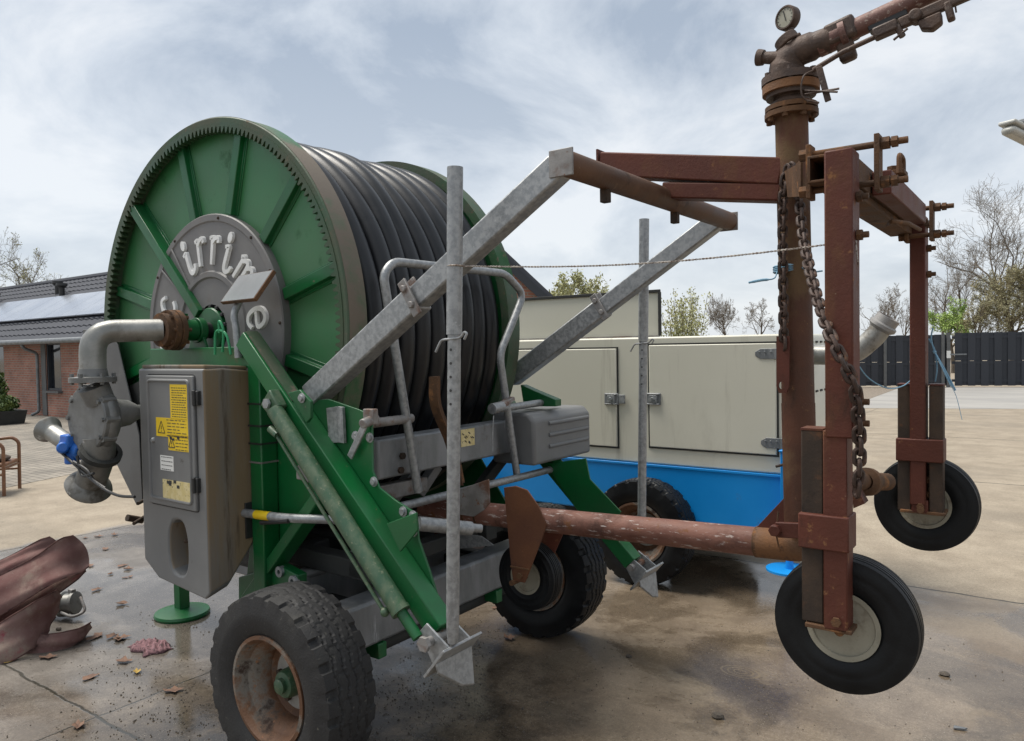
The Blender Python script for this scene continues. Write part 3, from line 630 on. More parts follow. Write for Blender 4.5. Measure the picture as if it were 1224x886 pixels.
part(mb, 'backrest', M['rattan'], ch)
mb = MB(); mb.box(W_(0, 0, .37), (.50, .50, .05), Matrix((cx, cy, Vector((0, 0, 1)))).transposed()); part(mb, 'seat', M['rattan'], ch, bev=.02)
mb = MB(); mb.ball(W_(0, 0, .43), .25, 14, (.95, .95, .22)); part(mb, 'cushion', M['dark_tube'], ch)
for s in (.24, -.26):
    mb = MB(); mb.tube([W_(s, -.27, .33), W_(s, .27, .33)], .016, 8); part(mb, 'seat_rail', M['rattan'], ch)

# ---- tube lamp reaching in from the right
la, lb = at(1203, 152, d=4.0), at(1262, 182, d=4.25); ld = (lb - la).normalized()
lr = root('strip_lamp', 'pale strip lamp reaching into the sky from the upper right edge', 'lamp', Vector((lb.x + .1, lb.y, 0)))
mb = MB(); mb.bar(la + Vector((0, 0, .026)), lb + Vector((0, 0, .026)), .09, .022); part(mb, 'housing', M['lamp'], lr, bev=.008)
mb = MB(); mb.bar(la - Vector((0, 0, .012)) + ld * .004, lb - Vector((0, 0, .012)), .075, .045); part(mb, 'diffuser', M['lamp'], lr, bev=.02)
mb = MB(); mb.bar(la + Vector((0, 0, .055)) + ld * .1, la + Vector((0, 0, .055)) + ld * .2, .13, .02); part(mb, 'clip', M['zinc'], lr, bev=.003)
mb = MB(); pp = Vector((lb.x + .1, lb.y, 0)); mb.tube([pp, pp + Vector((0, 0, lb.z + .35))], .045, 14); mb.bar(pp + Vector((0, 0, lb.z + .07)), lb + Vector((0, 0, .07)) - ld * .15, .04, .04); part(mb, 'post', M['zinc'], lr)
# ---- brick barn whose gable shows between the reel and the generator
bd = 16.0
G = lambda x, y, k=0: at(x, y, d=bd + k)
br = root('brick_barn', 'brick barn gable with dark verge, peeping out between the reel and the generator top', 'barn', Vector((G(570, 440).x, G(570, 440).y, 0)))
back = to_frame(OO + Vector((0, 6, 0))) ; back.z = 0
ap, er, el_ = G(570, 279), G(664, 366), G(476, 370)
mb = MB(); gpoly = [Vector((er.x, er.y, 0)), er, ap, el_, Vector((el_.x, el_.y, 0))]; mb.prism(gpoly, back); part(mb, 'wall', M['brick'], br, smooth=False)
rgt = (er - el_); rgt.z = 0; rgt.normalize(); bk = back.normalized()
for e_, sgn in ((er, 1), (el_, -1)):
    dn = (e_ - ap).normalized(); nn = dn.cross(bk).normalized(); nn = nn if nn.z > 0 else -nn
    a, b = ap + nn * .012 - bk * .15, e_ + dn * .25 + nn * .012 - bk * .15
    mb = MB(); mb.prism([a, b, b + nn * .10, a + nn * .10 + Vector((0, 0, .02))], back + bk * .3); part(mb, 'roof', M['tile'], br, smooth=False)
    mb = MB(); mb.prism([a - bk * .03 + nn * .02, b - bk * .03 + nn * .02, b - bk * .03 - nn * .14, a - bk * .03 - nn * .14], bk * .025); part(mb, 'verge_board', M['frame_dark'], br, smooth=False)

# ================================================================== GENERATOR
GV, GD = 2.76, 1.05
gu0, gu1 = -1.15, 2.20
zt, zb, zs = 1.755, .835, .45
ge = root('generator_trailer', 'large cream and blue generator trailer with steel canopy doors, standing behind the reel', 'generator', (.7, GV + GD / 2, 0))
mb = MB(); mb.prism([(gu0, GV, zb), (gu1, GV, zb), (gu1, GV, zt - .03), (gu1 - .02, GV, zt), (gu0 + .02, GV, zt), (gu0, GV, zt - .03)], (0, GD, 0)); part(mb, 'canopy', M['cream'], ge, bev=.012)
ub = at(784, 349, v=GV)
mb = MB(); mb.box(((gu0 + .1 + ub.x) / 2, GV + .075, (zt + 2.085) / 2 + .004), (ub.x - gu0 - .1, .03, 2.085 - zt)); part(mb, 'roof_panel', M['cream'], ge, bev=.006)
mb = MB(); x0, x1 = gu0 + .1, ub.x
mb.box(((x0 + x1) / 2, GV + .052, 2.088), (x1 - x0 + .02, .016, .022)); mb.box((x1 + .004, GV + .052, (zt + 2.077) / 2 + .006), (.022, .016, 2.070 - zt)); part(mb, 'edge_trim', M['seam'], ge, bev=.003)
mb = MB(); mb.box(((x0 + x1) / 2, GV + .045, zt + .006), (x1 - x0, .02, .010)); part(mb, 'roof_seam', M['galv_rust'], ge, smooth=False)
mb = MB(); mb.box(((gu0 + gu1) / 2, GV - .004, zt - .058), (gu1 - gu0 - .01, .010, .008)) if False else None
# doors: raised panels with a dark gap round them
def door(x0, x1, z0, z1):
    mb = MB(); s = .010
    for c, sz in ((((x0 + x1) / 2, GV - .002, z1), (x1 - x0 + s, .008, s)), (((x0 + x1) / 2, GV - .002, z0), (x1 - x0 + s, .008, s)),
                  ((x0, GV - .0021, (z0 + z1) / 2), (s, .0082, z1 - z0 - s)), ((x1, GV - .0021, (z0 + z1) / 2), (s, .0082, z1 - z0 - s))): mb.box(c, sz)
    gap = part(mb, 'door_gap', M['seam'], ge, smooth=False)
    mb = MB(); mb.box(((x0 + x1) / 2, GV - .006, (z0 + z1) / 2), (x1 - x0 - s - .004, .020, z1 - z0 - s - .004)); return part(mb, 'door', M['cream'], ge, bev=.006)
dz0, dz1 = .935, 1.682
d1 = door(-.55, at(739, 480, v=GV).x, dz0, dz1); d2 = door(at(776, 480, v=GV).x, at(930, 480, v=GV).x, dz0 + .02, 1.703); door(gu0 + .04, -.60, dz0, dz1)
def latch(x, y, s, dr):
    p = at(x, y, v=GV - .02)
    mb = MB(); mb.box(p, (.115, .014, .085)); l_ = part(mb, 'latch', M['galv_old'], dr, bev=.004)
    mb = MB(); mb.box(p + Vector((0, -.010, 0)), (.062, .016, .055)); mb.tube([p + Vector((0, -.018, 0)), p + Vector((0, -.026, 0))], .014, 14); mb.box(p + Vector((s * .085, .002, 0)), (.05, .014, .065)); mb.box(p + Vector((0, -.012, .036)), (.10, .012, .006)); mb.box(p + Vector((0, -.012, -.036)), (.10, .012, .006))
    mb_ = mb; part(mb_, 'latch_handle', M['galv'], dr, bev=.002)
latch(731, 477, 1, d1); latch(781, 477, -1, d2)
for x, y in ((918, 423), (925, 530)):
    p = at(x, y, v=GV - .022); mb = MB()
    mb.prism([p + Vector((-.085, 0, -.012)), p + Vector((-.05, 0, -.034)), p + Vector((.075, 0, -.034)), p + Vector((.075, 0, .034)), p + Vector((-.05, 0, .034)), p + Vector((-.085, 0, .012))], (0, .010, 0)); mb.tube([p + Vector((.055, -.004, -.036)), p + Vector((.055, -.004, .036))], .011, 10)
    for k in (-.055, -.02, .02): mb.bolt(p + Vector((k, -.001, .012)), (0, -1, 0), .007, .005)
    part(mb, 'hinge', M['galv_old'], d2, bev=.002)
# blue chassis tank
mb = MB(); mb.prism([(gu0 + .06, GV - .012, zs), (gu1 - .06, GV - .012, zs), (gu1 - .06, GV - .012, zb - .002), (gu0 + .06, GV - .012, zb - .002)], (0, GD + .024, 0)); part(mb, 'base_tank', M['blue'], ge, bev=.012)
mb = MB(); mb.box(((gu0 + gu1) / 2, GV - .014, zb - .010), (gu1 - gu0 - .1, .012, .018)); part(mb, 'base_rail', M['blue'], ge, bev=.003)
mb = MB(); mb.box(((gu0 + gu1) / 2, GV + GD / 2, zs - .045), (gu1 - gu0 - .3, .8, .088)); part(mb, 'underframe', M['dark_frame'], ge, bev=.01)
# screw jack at the front corner
jx = at(943, 600, v=GV - .08).x
mb = MB(); mb.box((jx, GV - .075, .76), (.085, .085, .50)); mb.box((jx, GV - .075, 1.005), (.10, .10, .014)); mb.box((jx - .005, GV - .03, .78), (.06, .05, .20)); sj = part(mb, 'corner_jack', M['blue'], ge, bev=.004)
mb = MB(); mb.tube([(jx, GV - .075, .52), (jx, GV - .075, .245)], .024, 14); part(mb, 'jack_leg', M['blue'], sj)
mb = MB(); mb.tube([(jx, GV - .075, .245), (jx, GV - .075, .232)], .145, 28); part(mb, 'jack_foot', M['blue'], sj)
mb = MB(); mb.tube([(jx, GV - .11, .93), (jx, GV - .15, .93), (jx - .06, GV - .15, .91)], .009, 8); mb.bolt((jx, GV - .115, .87), (0, -1, 0), .016, .02); part(mb, 'jack_crank', M['dark_tube'], sj)
# exhaust elbow on the right end
ev = GV + .30; e0, e1, e2, e3 = at(972, 424, v=ev), at(1020, 425, v=ev), at(1046, 402, v=ev), at(1054, 391, v=ev)
e0.x = gu1 - .04
mb = MB(); mb.tube(fillet([e0, e1, e2, e3], .18, 7), .066, 20); ex = part(mb, 'outlet_pipe', M['pipe_galv'], ge)
dd = (e3 - e2).normalized()
mb = MB(); mb.lathe([(.066, -.02), (.088, .0), (.088, .02), (.074, .03), (.074, .075), (.062, .075), (.058, .0)], e3, dd, 24); part(mb, 'pipe_coupling', M['galv_rust'], ex)
mb = MB()
for k in range(6): mb.box((gu1 + .003, GV + .2 + k * .12, 1.70), (.008, .045, .014)); mb.box((gu1 + .003, GV + .2 + k * .12, 1.36), (.008, .05, .014))
part(mb, 'vent_slot', M['seam'], ge, smooth=False)

# ================================================================== WHEELS
def tyre_mesh(R, W, rr, kind='lug', nb=24, seg=None):
    """tyre of revolution about local v, tread cut into shoulder blocks and zigzag ribs (lug) or fine straight ribs (rib)"""
    seg = seg or (nb * 12 if kind == 'lug' else 72); H = W / 2
    prof = [(rr - .012, .30 * W), (rr + .008, .40 * W), (rr + .03 * R / .38, .455 * W)]
    for i in range(1, 7):
        t = i / 7; prof.append((rr + .03 * R / .38 + (R * .955 - rr - .03 * R / .38) * t, .455 * W + (.045 * W) * math.sin(math.pi * min(t * .9 + .05, 1))))
    nt_ = 34
    crown = [((R - .028 * R * (abs(2 * i / nt_ - 1)) ** 2.5), H * .93 * (1 - 2 * i / nt_)) for i in range(nt_ + 1)]
    half = prof; full = half + crown + [(r, -y) for r, y in reversed(half)]; m = len(full); vs = []; fs = []
    nh = len(half)
    for k in range(seg):
        ph = k / seg; g = 2 * math.pi * ph
        for i, (r, y) in enumerate(full):
            dpt = 0
            if nh <= i < nh + len(crown):
                if kind == 'lug':
                    z = abs((ph * nb) % 1 * 2 - 1) - .5; f = (ph * nb) % 1; ya = abs(y) / H
                    for yc in (.16, .50):
                        if abs(ya - yc - z * .10 * (1 if y > 0 else -1)) < .035: dpt = .006 * R / .38
                    if ya > .62 and f > .66: dpt = .011 * R / .38
                    if .18 < ya < .48 and abs(f - .3 - ya * .3) < .05: dpt = .003
                else:
                    for yc in (0, .28, .56, -.28, -.56):
                        if abs(y / H - yc) < .05: dpt = .006
            elif kind == 'rib' and i in (4, 7, m - 5, m - 8): y = y * 1.06
            elif kind == 'lug' and (i in (nh - 1, nh - 2, nh + len(crown), nh + len(crown) + 1)):
                if (ph * nb) % 1 > .66: dpt = .007 * R / .38
            if kind == 'lug' and i in (nh - 4, m - 1 - nh + 4): y = y * 1.018; dpt = dpt - .003
            q = r - dpt; vs.append((q * math.cos(g), y, q * math.sin(g)))
    for k in range(seg):
        k2 = (k + 1) % seg
        for i in range(m - 1): fs.append((k * m + i, k * m + i + 1, k2 * m + i + 1, k2 * m + i))
    mb = MB(); mb.add(vs, fs); return mb
def off(mb, c):
    c = Vector(c); mb.v = [p + c for p in mb.v]; return mb
def road_wheel(parent, c, R=.38, W=.265, rr=.205, side=-1, rim='rim_rust', tyre='tyre', kind='lug', hubmat='green_old', name='wheel', disc_at=.35):
    """side = -1: outer face towards the camera (-v)"""
    s = side; c = Vector(c); W2 = W * .40
    mb = MB(); k = rr / .205
    mb.lathe([(rr + .012, W2), (rr + .013, W2 + .012), (rr - .002, W2 + .014), (rr - .014, W2 - .004), (rr - .022, W2 - .035), (rr - .030, W2 - .040), (rr - .055 * k, W2 - .075), (rr - .060 * k, W2 - .12), (rr - .075 * k, W2 - .135), (.062 * k, W2 - .14), (.062 * k, W2 - .15),
              (rr - .05 * k, W2 - .15), (rr - .02, -W2 + .03), (rr + .004, -W2 - .012), (rr + .013, -W2 - .012), (rr + .012, -W2)], c, (0, s, 0), 56, closed=True)
    wh = part(mb, name, M[rim], parent, ang=30)
    part(off(tyre_mesh(R, W, rr, kind), c), 'tyre', M[tyre], wh, ang=24)
    mb = MB(); mb.lathe([(.118 * k, W2 - .136), (.118 * k, W2 - .128), (.045, W2 - .126), (.045, W2 - .136)], c, (0, s, 0), 32, closed=True); part(mb, 'wheel_disc', M['disc'], wh)
    mb = MB(); mb.lathe([(.060, W2 - .137), (.056, W2 - .08), (.050, W2 - .066), (.030, W2 - .062), (.030, W2 - .045), (.022, W2 - .040), (0, W2 - .040)], c, (0, s, 0), 22); part(mb, 'hub', M[hubmat], wh)
    mb = MB()
    for i in range(5):
        a = i * 2 * math.pi / 5 + .5; p = c + Vector((math.cos(a) * .088 * k, s * (W2 - .128), math.sin(a) * .088 * k)); mb.bolt(p, (0, s, 0), .013, .02)
    part(mb, 'wheel_nut', M['dark_tube'], wh)
    return wh
# generator wheels
for uu_ in (at(764, 627, v=GV - .2).x, -.62):
    for vv_, sd_ in ((GV - .135, -1), (GV + GD + .135, 1)):
        road_wheel(ge, (uu_, vv_, .375), .375, .23, .205, sd_, rim='rim_rust', tyre='tyre_dark', hubmat='dark_tube')
mb = MB(); u_ = at(764, 627, v=GV - .2).x; mb.tube([(u_, GV - .1, .375), (u_, GV + GD + .1, .375)], .04, 10); mb.tube([(-.62, GV - .1, .375), (-.62, GV + GD + .1, .375)], .04, 10); part(mb, 'axle', M['dark_frame'], ge)
# ================================================================== HOSE REEL IRRIGATOR
UC, WC, RF = .105, 1.81, 1.04                  # reel axis and flange radius
V0, V1 = -.085, 1.155                          # outer faces of the two flanges
ir = root('hose_reel_irrigator', 'big green hose reel irrigator on two tractor wheels, wound with thick black hose', 'irrigator', (.5, .535, 0))
CN = Vector((UC, 0, WC))
def rad(a, r, v): return Vector((UC + r * math.sin(R_(a)), v, WC + r * math.cos(R_(a))))     # a: degrees clockwise from the top
# --- near flange
mb = MB(); mb.lathe([(1.0, V0 + .085), (1.0, V0 + .008), (1.004, V0), (RF - .006, V0), (RF - .001, V0 + .006), (RF - .001, V0 + .10), (RF - .02, V0 + .10), (RF - .02, V0 + .085)], CN, (0, 1, 0), 160, closed=True)
fl = part(mb, 'flange_rim', M['green_old'], ir, ang=30)
mb = MB(); mb.lathe([(RF - .003, V0 + .008), (RF + .001, V0 + .008), (RF + .001, V0 + .106), (RF - .003, V0 + .106)], CN, (0, 1, 0), 160, closed=True); part(mb, 'rim_band', M['rim_band'], fl, ang=30)
mb = MB(); mb.lathe([(.10, V0 + .070), (1.0, V0 + .070), (1.0, V0 + .10), (.10, V0 + .10)], CN, (0, 1, 0), 96, closed=True); part(mb, 'flange_disc', M['green_flange'], ir)
mb = MB(); nt_ = 184; vs = []; fs = []
for i in range(nt_ * 4):
    a = 360 * i / (nt_ * 4); r = (.996, .996, .968, .968)[i % 4]
    vs += [rad(a, 1.010, V0 - .003), rad(a, r - .004, V0 - .003), rad(a, r - .004, V0 + .035), rad(a, 1.010, V0 + .035)]
n_ = nt_ * 4
for i in range(n_):
    j = (i + 1) % n_
    for k in range(4): fs.append((i * 4 + k, i * 4 + (k + 1) % 4, j * 4 + (k + 1) % 4, j * 4 + k))
mb.add(vs, fs); part(mb, 'ring_gear', M['green_gear'], ir, smooth=False)
for k in range(12):
    a = -45 + 30 * k; long = (k == 0); r0 = .12 if long else .584; mb = MB(); lift = .036 if long else 0.0
    er_ = (rad(a, 1, 0) - rad(a, 0, 0)); et = Vector((math.cos(R_(a)), 0, -math.sin(R_(a))))
    vb = V0 + .070
    sec = lambda r: [rad(a, r, 0) + et * x + Vector((0, y, 0)) for x, y in ((-.046, vb + .002), (-.046, vb - .006), (-.030, vb - .006), (-.027, vb - .032 - lift), (.027, vb - .032 - lift), (.030, vb - .006), (.046, vb - .006), (.046, vb + .002))]
    mb.loft([sec(r0), sec(.985)]); part(mb, 'spoke', M['green'], ir, bev=.003)
# --- name plate with raised letters
VP_ = V0 + .022
mb = MB(); mb.lathe([(.13, VP_ + .05), (.575, VP_ + .05), (.580, VP_ + .006), (.574, VP_), (.545, VP_), (.538, VP_ + .006), (.300, VP_ + .006), (.292, VP_ - .002), (.268, VP_ - .002), (.26, VP_ + .008), (.13, VP_ + .008)], CN, (0, 1, 0), 96, closed=True)
npt = part(mb, 'name_plate', M['plate'], ir, ang=25)
mb = MB()
for a in (-58, -32, 10, 40, 62, 88, 120, 150, 180, 210, 240, 270): mb.ball(rad(a, .558, VP_), .008, 8)
part(mb, 'plate_bolt', M['dark_tube'], npt)
for a0 in (-52.5, -37.5):
    mb = MB(); mb.bar(rad(a0, .27, VP_ + .003), rad(a0, .545, VP_ + .003), .012, .012, (0, 1, 0)); part(mb, 'bead', M['plate'], npt, bev=.003)
def letter(a, rc, strokes, sc=.078, w=.0158, dot=None):
    """raised flat letter: each stroke is a slab that swells and tapers along its line"""
    mb = MB(); c = rad(a, rc, VP_); et = Vector((math.cos(R_(a)), 0, -math.sin(R_(a)))); er_ = Vector((math.sin(R_(a)), 0, math.cos(R_(a))))
    P = lambda x, y: c + et * x * sc + er_ * y * sc
    for q, s in enumerate(strokes):
        pts = spline([P(*p) for p in s], 6) if len(s) > 2 else [P(*s[0]).lerp(P(*s[1]), i / 6) for i in range(7)]
        n = len(pts); secs = []; top = Vector((0, -.009 - .0012 * q, 0)); low = Vector((0, .010, 0))
        for i, p in enumerate(pts):
            t = (pts[min(i + 1, n - 1)] - pts[max(i - 1, 0)]).normalized(); sd_ = t.cross(Vector((0, 1, 0))).normalized(); k = w * .80 * (.80 + .26 * math.sin(math.pi * (i + .5) / n))
            secs.append([p + sd_ * k + low, p + sd_ * k * .86 + top, p - sd_ * k * .86 + top, p - sd_ * k + low])
        mb.loft(secs)
    if dot: d_ = P(*dot); mb.prism([d_ + (et * math.cos(g) * 1.0 + er_ * math.sin(g) * 1.5) * w * 1.15 + Vector((0, .008, 0)) for g in [2 * math.pi * i / 14 for i in range(14)]], (0, -.017, 0))
    part(mb, 'letter', M['white'], npt, bev=.0015, ang=30)
li = [[(-.35, .45), (-.05, .55), (-.05, .3), (-.05, -.7), (.15, -1.0), (.48, -.85), (.6, -.55)]]
lr_ = [[(-.45, .75), (-.15, .8), (-.15, .5), (-.15, -.9)], [(-.15, .45), (.1, .75), (.42, .8), (.5, .5)]]
lm = [[(-.9, .6), (-.65, .75), (-.65, .4), (-.65, -.9)], [(-.65, .4), (-.3, .75), (.0, .55), (.0, -.9)], [(.0, .4), (.35, .75), (.65, .5), (.65, -.9)]]
le = [[(-.45, -.05), (.5, -.02), (.42, .55), (.0, .8), (-.45, .5), (-.55, -.1), (-.3, -.75), (.15, -.9), (.55, -.6)]]
lc = [[(.5, .45), (.1, .8), (-.4, .5), (-.52, -.05), (-.35, -.65), (.1, -.88), (.52, -.55)]]
for a0, word in ((0, 1), (180, 0)):
    for (a, st, dt) in ((-25, li, (-.1, 1.15)), (-8.5, lr_, None), (8.5, lr_, None), (25.5, li, (-.1, 1.15)), (49, lm, None), (83, le, None), (110, lc, None)):
        if a0 == 180 and a < 20: pass
        letter(a + a0, .398, st, dot=dt)
mb = MB(); mb.lathe([(0, VP_ - .006), (.108, VP_ - .006), (.114, VP_ + .0), (.114, VP_ + .03)], CN, (0, 1, 0), 40); hc = part(mb, 'hub_cover', M['green'], ir)
for i in range(14):
    mb = MB(); p = rad(i * 360 / 14, .122, VP_ + .005); mb.bar(p + Vector((0, -.006, 0)), p + Vector((0, .03, 0)), .020, .018)
    part(mb, 'hub_tooth', M['black'], hc, bev=.003)
# --- far flange
mb = MB(); mb.lathe([(.10, 1.08), (RF - .05, 1.08), (RF - .05, 1.055), (RF, 1.055), (RF, V1), (RF - .03, V1), (RF - .03, 1.11), (.10, 1.11)], CN, (0, 1, 0), 128, closed=True); ff = part(mb, 'flange_rim', M['green_old'], ir, ang=30)
mb = MB(); mb.lathe([(.4, 1.076), (RF - .052, 1.076), (RF - .052, 1.072), (.4, 1.072)], CN, (0, 1, 0), 96, closed=True); part(mb, 'flange_disc', M['green'], ir)
for k in range(12):
    a = -45 + 30 * k; et = Vector((math.cos(R_(a)), 0, -math.sin(R_(a)))); mb = MB()
    sec = lambda r: [rad(a, r, 0) + et * x + Vector((0, y, 0)) for x, y in ((-.05, 1.111), (-.026, 1.15), (.026, 1.15), (.05, 1.111))]
    mb.loft([sec(.15), sec(.99)]); part(mb, 'spoke', M['green'], ir)
# --- the wound hose: one helix per layer
mb = MB(); pitch = .109; rh = .054; RH = 1.0; nk = 200; rows = 9; npx = 9; vs = []; fs = []
ml = rows * npx
for k in range(nk + 1):
    g = 360 * k / nk
    for i in range(rows):
        for j in range(npx):
            t = math.pi * (j + .0) / (npx) + .0
            vv_ = .030 + pitch * (i + .5) + pitch * k / nk - rh * math.cos(t) * 1.009 - pitch * .35
            wob = .006 * math.sin(R_(g * 3 + i * 70)) + .004 * math.sin(R_(g * 7 + i * 131))
            vs.append(rad(g + 180, RH - rh + rh * math.sin(t) + wob, vv_))
for k in range(nk):
    for i in range(ml - 1): fs.append((k * ml + i, k * ml + i + 1, (k + 1) * ml + i + 1, (k + 1) * ml + i))
mb.add(vs, fs); part(mb, 'wound_hose', M['hose'], ir, ang=80, recalc=True)
mb = MB(); mb.lathe([(.5, .02), (RH - .06, .02), (RH - .06, 1.07), (.5, 1.07)], CN, (0, 1, 0), 64, closed=True); part(mb, 'hose_core', M['hose'], ir)
# --- reel shaft
mb = MB(); mb.tube([CN + Vector((0, -.18, 0)), CN + Vector((0, 1.30, 0))], .030, 20); part(mb, 'shaft', M['black'], ir)

# --- turntable, chassis, drawbar
mb = MB(); mb.lathe([(.42, .70), (.50, .70), (.50, .62), (.42, .62)], (.25, .535, 0), (0, 0, 1), 48, closed=True); part(mb, 'turntable', M['dark_frame'], ir)
mb = MB()
for v_ in (.02, .24, .83, 1.05): mb.box((.30, v_, .745), (1.75, .09, .085))
for u_ in (-.45, .10, .62, 1.08): mb.box((u_, .535, .742), (.08, 1.12, .07))
part(mb, 'turntable_frame', M['dark_frame'], ir, bev=.006)
mb = MB(); mb.box((.25, .535, .585), (.80, .80, .06)); part(mb, 'bearing_plate', M['dark_frame'], ir, bev=.005)
# axle beam of galvanised box section
ax_u = 1.12
def beam_part(u, a, b, z0, z1, name, mt, wd=.14):
    mb = MB(); mb.box((u, (a + b) / 2, (z0 + z1) / 2), (wd, b - a, z1 - z0)); return part(mb, name, mt, ir, bev=.014)
zt_ = at(500, 698, u=ax_u + .07).z; zb_ = at(500, 748, u=ax_u + .07).z
beam_part(ax_u, -.30, 1.36, zb_, zt_, 'axle_beam', M['galv_old'])
beam_part(ax_u - .42, -.10, 1.15, zb_ + .02, zt_ + .04, 'cross_beam', M['galv_old'], .10)
for v_ in (-.02, .10, .97, 1.09):
    mb = MB(); mb.box((ax_u - .21, v_, zb_ + .06), (.38, .07, .09)); part(mb, 'frame_tie', M['dark_frame'], ir, bev=.006)
for v_ in (.02, .86):
    mb = MB(); mb.box((ax_u + .03, v_, zb_ - .035), (.09, .05, .066)); part(mb, 'green_bracket', M['green'], ir, bev=.004)
mb = MB(); mb.tube([(1.08, -.36, .38), (1.08, 1.43, .38)], .038, 14); part(mb, 'axle', M['dark_frame'], ir)
mb = MB(); mb.prism([(1.04, -.30, .33), (1.16, -.30, .33), (1.16, -.30, zb_), (1.02, -.30, zb_)], (0, .05, 0)); mb.prism([(1.04, 1.32, .33), (1.16, 1.32, .33), (1.16, 1.32, zb_), (1.02, 1.32, zb_)], (0, .05, 0)); part(mb, 'axle_plate', M['galv_old'], ir, bev=.004)
mb = MB(); mb.box((-.20, .40, .475), (2.3, .12, .14)); part(mb, 'drawbar', M['galv_old'], ir, bev=.01)
jk = at(218, 735, w=0)
mb = MB(); mb.box((jk.x, jk.y, .40), (.07, .07, .74)); jl = part(mb, 'drawbar_jack', M['green'], ir, bev=.005)
mb = MB(); mb.lathe([(0, .05), (.05, .05), (.165, .028), (.170, .014), (.165, .0), (0, .0)], (jk.x, jk.y, 0), (0, 0, 1), 32); part(mb, 'jack_foot', M['green'], jl)
# --- road wheels
road_wheel(ir, (1.075, -.375, .382), .382, .245, .205, -1, hubmat='green_cyl')
road_wheel(ir, (1.075, 1.445, .382), .382, .245, .205, 1, tyre='tyre_dark', hubmat='green_cyl')

# --- side towers
def px(poly, v): return [at(x, y, v=v) for x, y in poly]
TV = -.125
mb = MB(); mb.prism(px([(318, 436), (338, 446), (352, 470), (378, 520), (404, 566), (392, 592), (345, 650), (330, 712), (292, 716), (300, 640)], TV), (0, .012, 0)); part(mb, 'tower_plate', M['green'], ir, bev=.002)
pA, pB = at(312, 428, v=TV - .045), at(312, 712, v=TV - .045); pB.x = pA.x
mb = MB(); mb.bar(pA, pB, .085, .085, (0, 1, 0)); part(mb, 'tower_post', M['green'], ir, bev=.006)
for y in (482, 508, 529, 551):
    p = at(312, y, v=TV - .045); mb = MB(); mb.box((pA.x, TV - .045, p.z), (.091, .091, .008)); part(mb, 'cable_tie', M['black'] if y < 550 else M['galv_rust'], ir)
qa, qb = at(388, 590, v=TV - .03), at(300, 716, v=TV - .03)
mb = MB(); mb.bar(qa, qb, .05, .09, (0, 1, 0)); part(mb, 'tower_brace', M['green'], ir, bev=.005)
mb = MB(); mb.prism(px([(285, 690), (334, 676), (356, 688), (356, 704), (330, 720), (285, 722)], TV - .05), (0, .05, 0)); part(mb, 'tower_base', M['green'], ir, bev=.004)
for q in ((336, 683), (352, 694)):
    c = at(*q, v=TV - .05); mb = MB(); mb.lathe([(.010, -.014), (.024, -.014), (.024, .01), (.010, .01)], c, (0, 1, 0), 16, closed=True); part(mb, 'lug_bush', M['galv'], ir)
ha, hb = at(188, 428, v=TV - .04), at(312, 424, v=TV - .04); hb.z = ha.z
mb = MB(); mb.bar(ha, hb, .075, .095, (0, 0, 1)); part(mb, 'bearing_beam', M['green'], ir, bev=.005)
mb = MB(); mb.prism([Vector((UC - .10, TV - .01, ha.z)), Vector((UC + .10, TV - .01, ha.z)), Vector((UC + .05, TV - .01, WC - .03)), Vector((UC - .05, TV - .01, WC - .03))], (0, .014, 0)); mb.lathe([(.040, -.02), (.062, -.02), (.062, .016), (.040, .016)], CN + Vector((0, TV, 0)), (0, 1, 0), 28, closed=True); part(mb, 'shaft_bearing', M['green'], ir, bev=.003)
# far tower
FV = V1 + .05
mb = MB(); mb.prism([(UC - .10, FV, WC + .05), (UC + .10, FV, WC + .05), (1.0, FV, .80), (1.0, FV, .70), (-.6, FV, .70), (-.6, FV, .80)], (0, .012, 0)); part(mb, 'tower_plate', M['green'], ir, bev=.002)
mb = MB(); mb.bar((.62, FV + .05, .70), (.30, FV + .05, 1.66), .08, .08, (0, 1, 0)); part(mb, 'tower_post', M['green'], ir, bev=.006)
# grey side panels behind the turbine
mb = MB(); mb.prism(px([(99, 394), (129, 396), (140, 412), (166, 520), (170, 600), (163, 604), (136, 548), (122, 500), (104, 450)], -.10), (0, .008, 0)); part(mb, 'guard_panel', M['panel_dark'], ir, bev=.002)
mb = MB(); mb.prism(px([(140, 470), (196, 440), (200, 640), (172, 600), (150, 540)], -.06), (0, .008, 0)); part(mb, 'dark_panel', M['dark_frame'], ir)

# --- grey control cabinet
cf, cbk = -.425, -.19
ca0, ca1 = at(167, 500, v=cf).x, at(244, 500, v=cf).x
zt1, zb1 = at(200, 441, v=cf).z, at(238, 712, v=cf).z
zl = at(172, 668, v=cf).z; xl = at(190, 698, v=cf).x
def sec_(v, dx, dz, top):
    return [Vector((ca0 + dx, v, zl + dz * 1.3)), Vector((xl + dx * .5, v, zb1 + .02 + dz * 1.3)), Vector((ca1 - .03, v, zb1 - .012 + dz)), Vector((ca1 + .004, v, zb1 + .02 + dz)), Vector((ca1, v, top)), Vector((ca0 + dx, v, top))]
secs = [sec_(cf, 0, 0, zt1), sec_(cf + .10, 0, .03, zt1), sec_(cbk - .02, 0, .17, zt1 - .012), sec_(cbk, .01, .19, zt1 - .015)]
mb = MB(); mb.loft(secs, False, True)
oc = at(213, 655, v=cf); no = 28
oval = [oc + Vector((.076 * math.copysign(abs(math.cos(t)) ** .8, math.cos(t)), 0, .128 * math.copysign(abs(math.sin(t)) ** .75, math.sin(t)))) for t in [2 * math.pi * i / no for i in range(no)]]
bm = bmesh.new(); ov = [bm.verts.new(p) for p in secs[0]]; iv = [bm.verts.new(p) for p in oval]
ed = [bm.edges.new((ov[i], ov[(i + 1) % len(ov)])) for i in range(len(ov))] + [bm.edges.new((iv[i], iv[(i + 1) % no])) for i in range(no)]
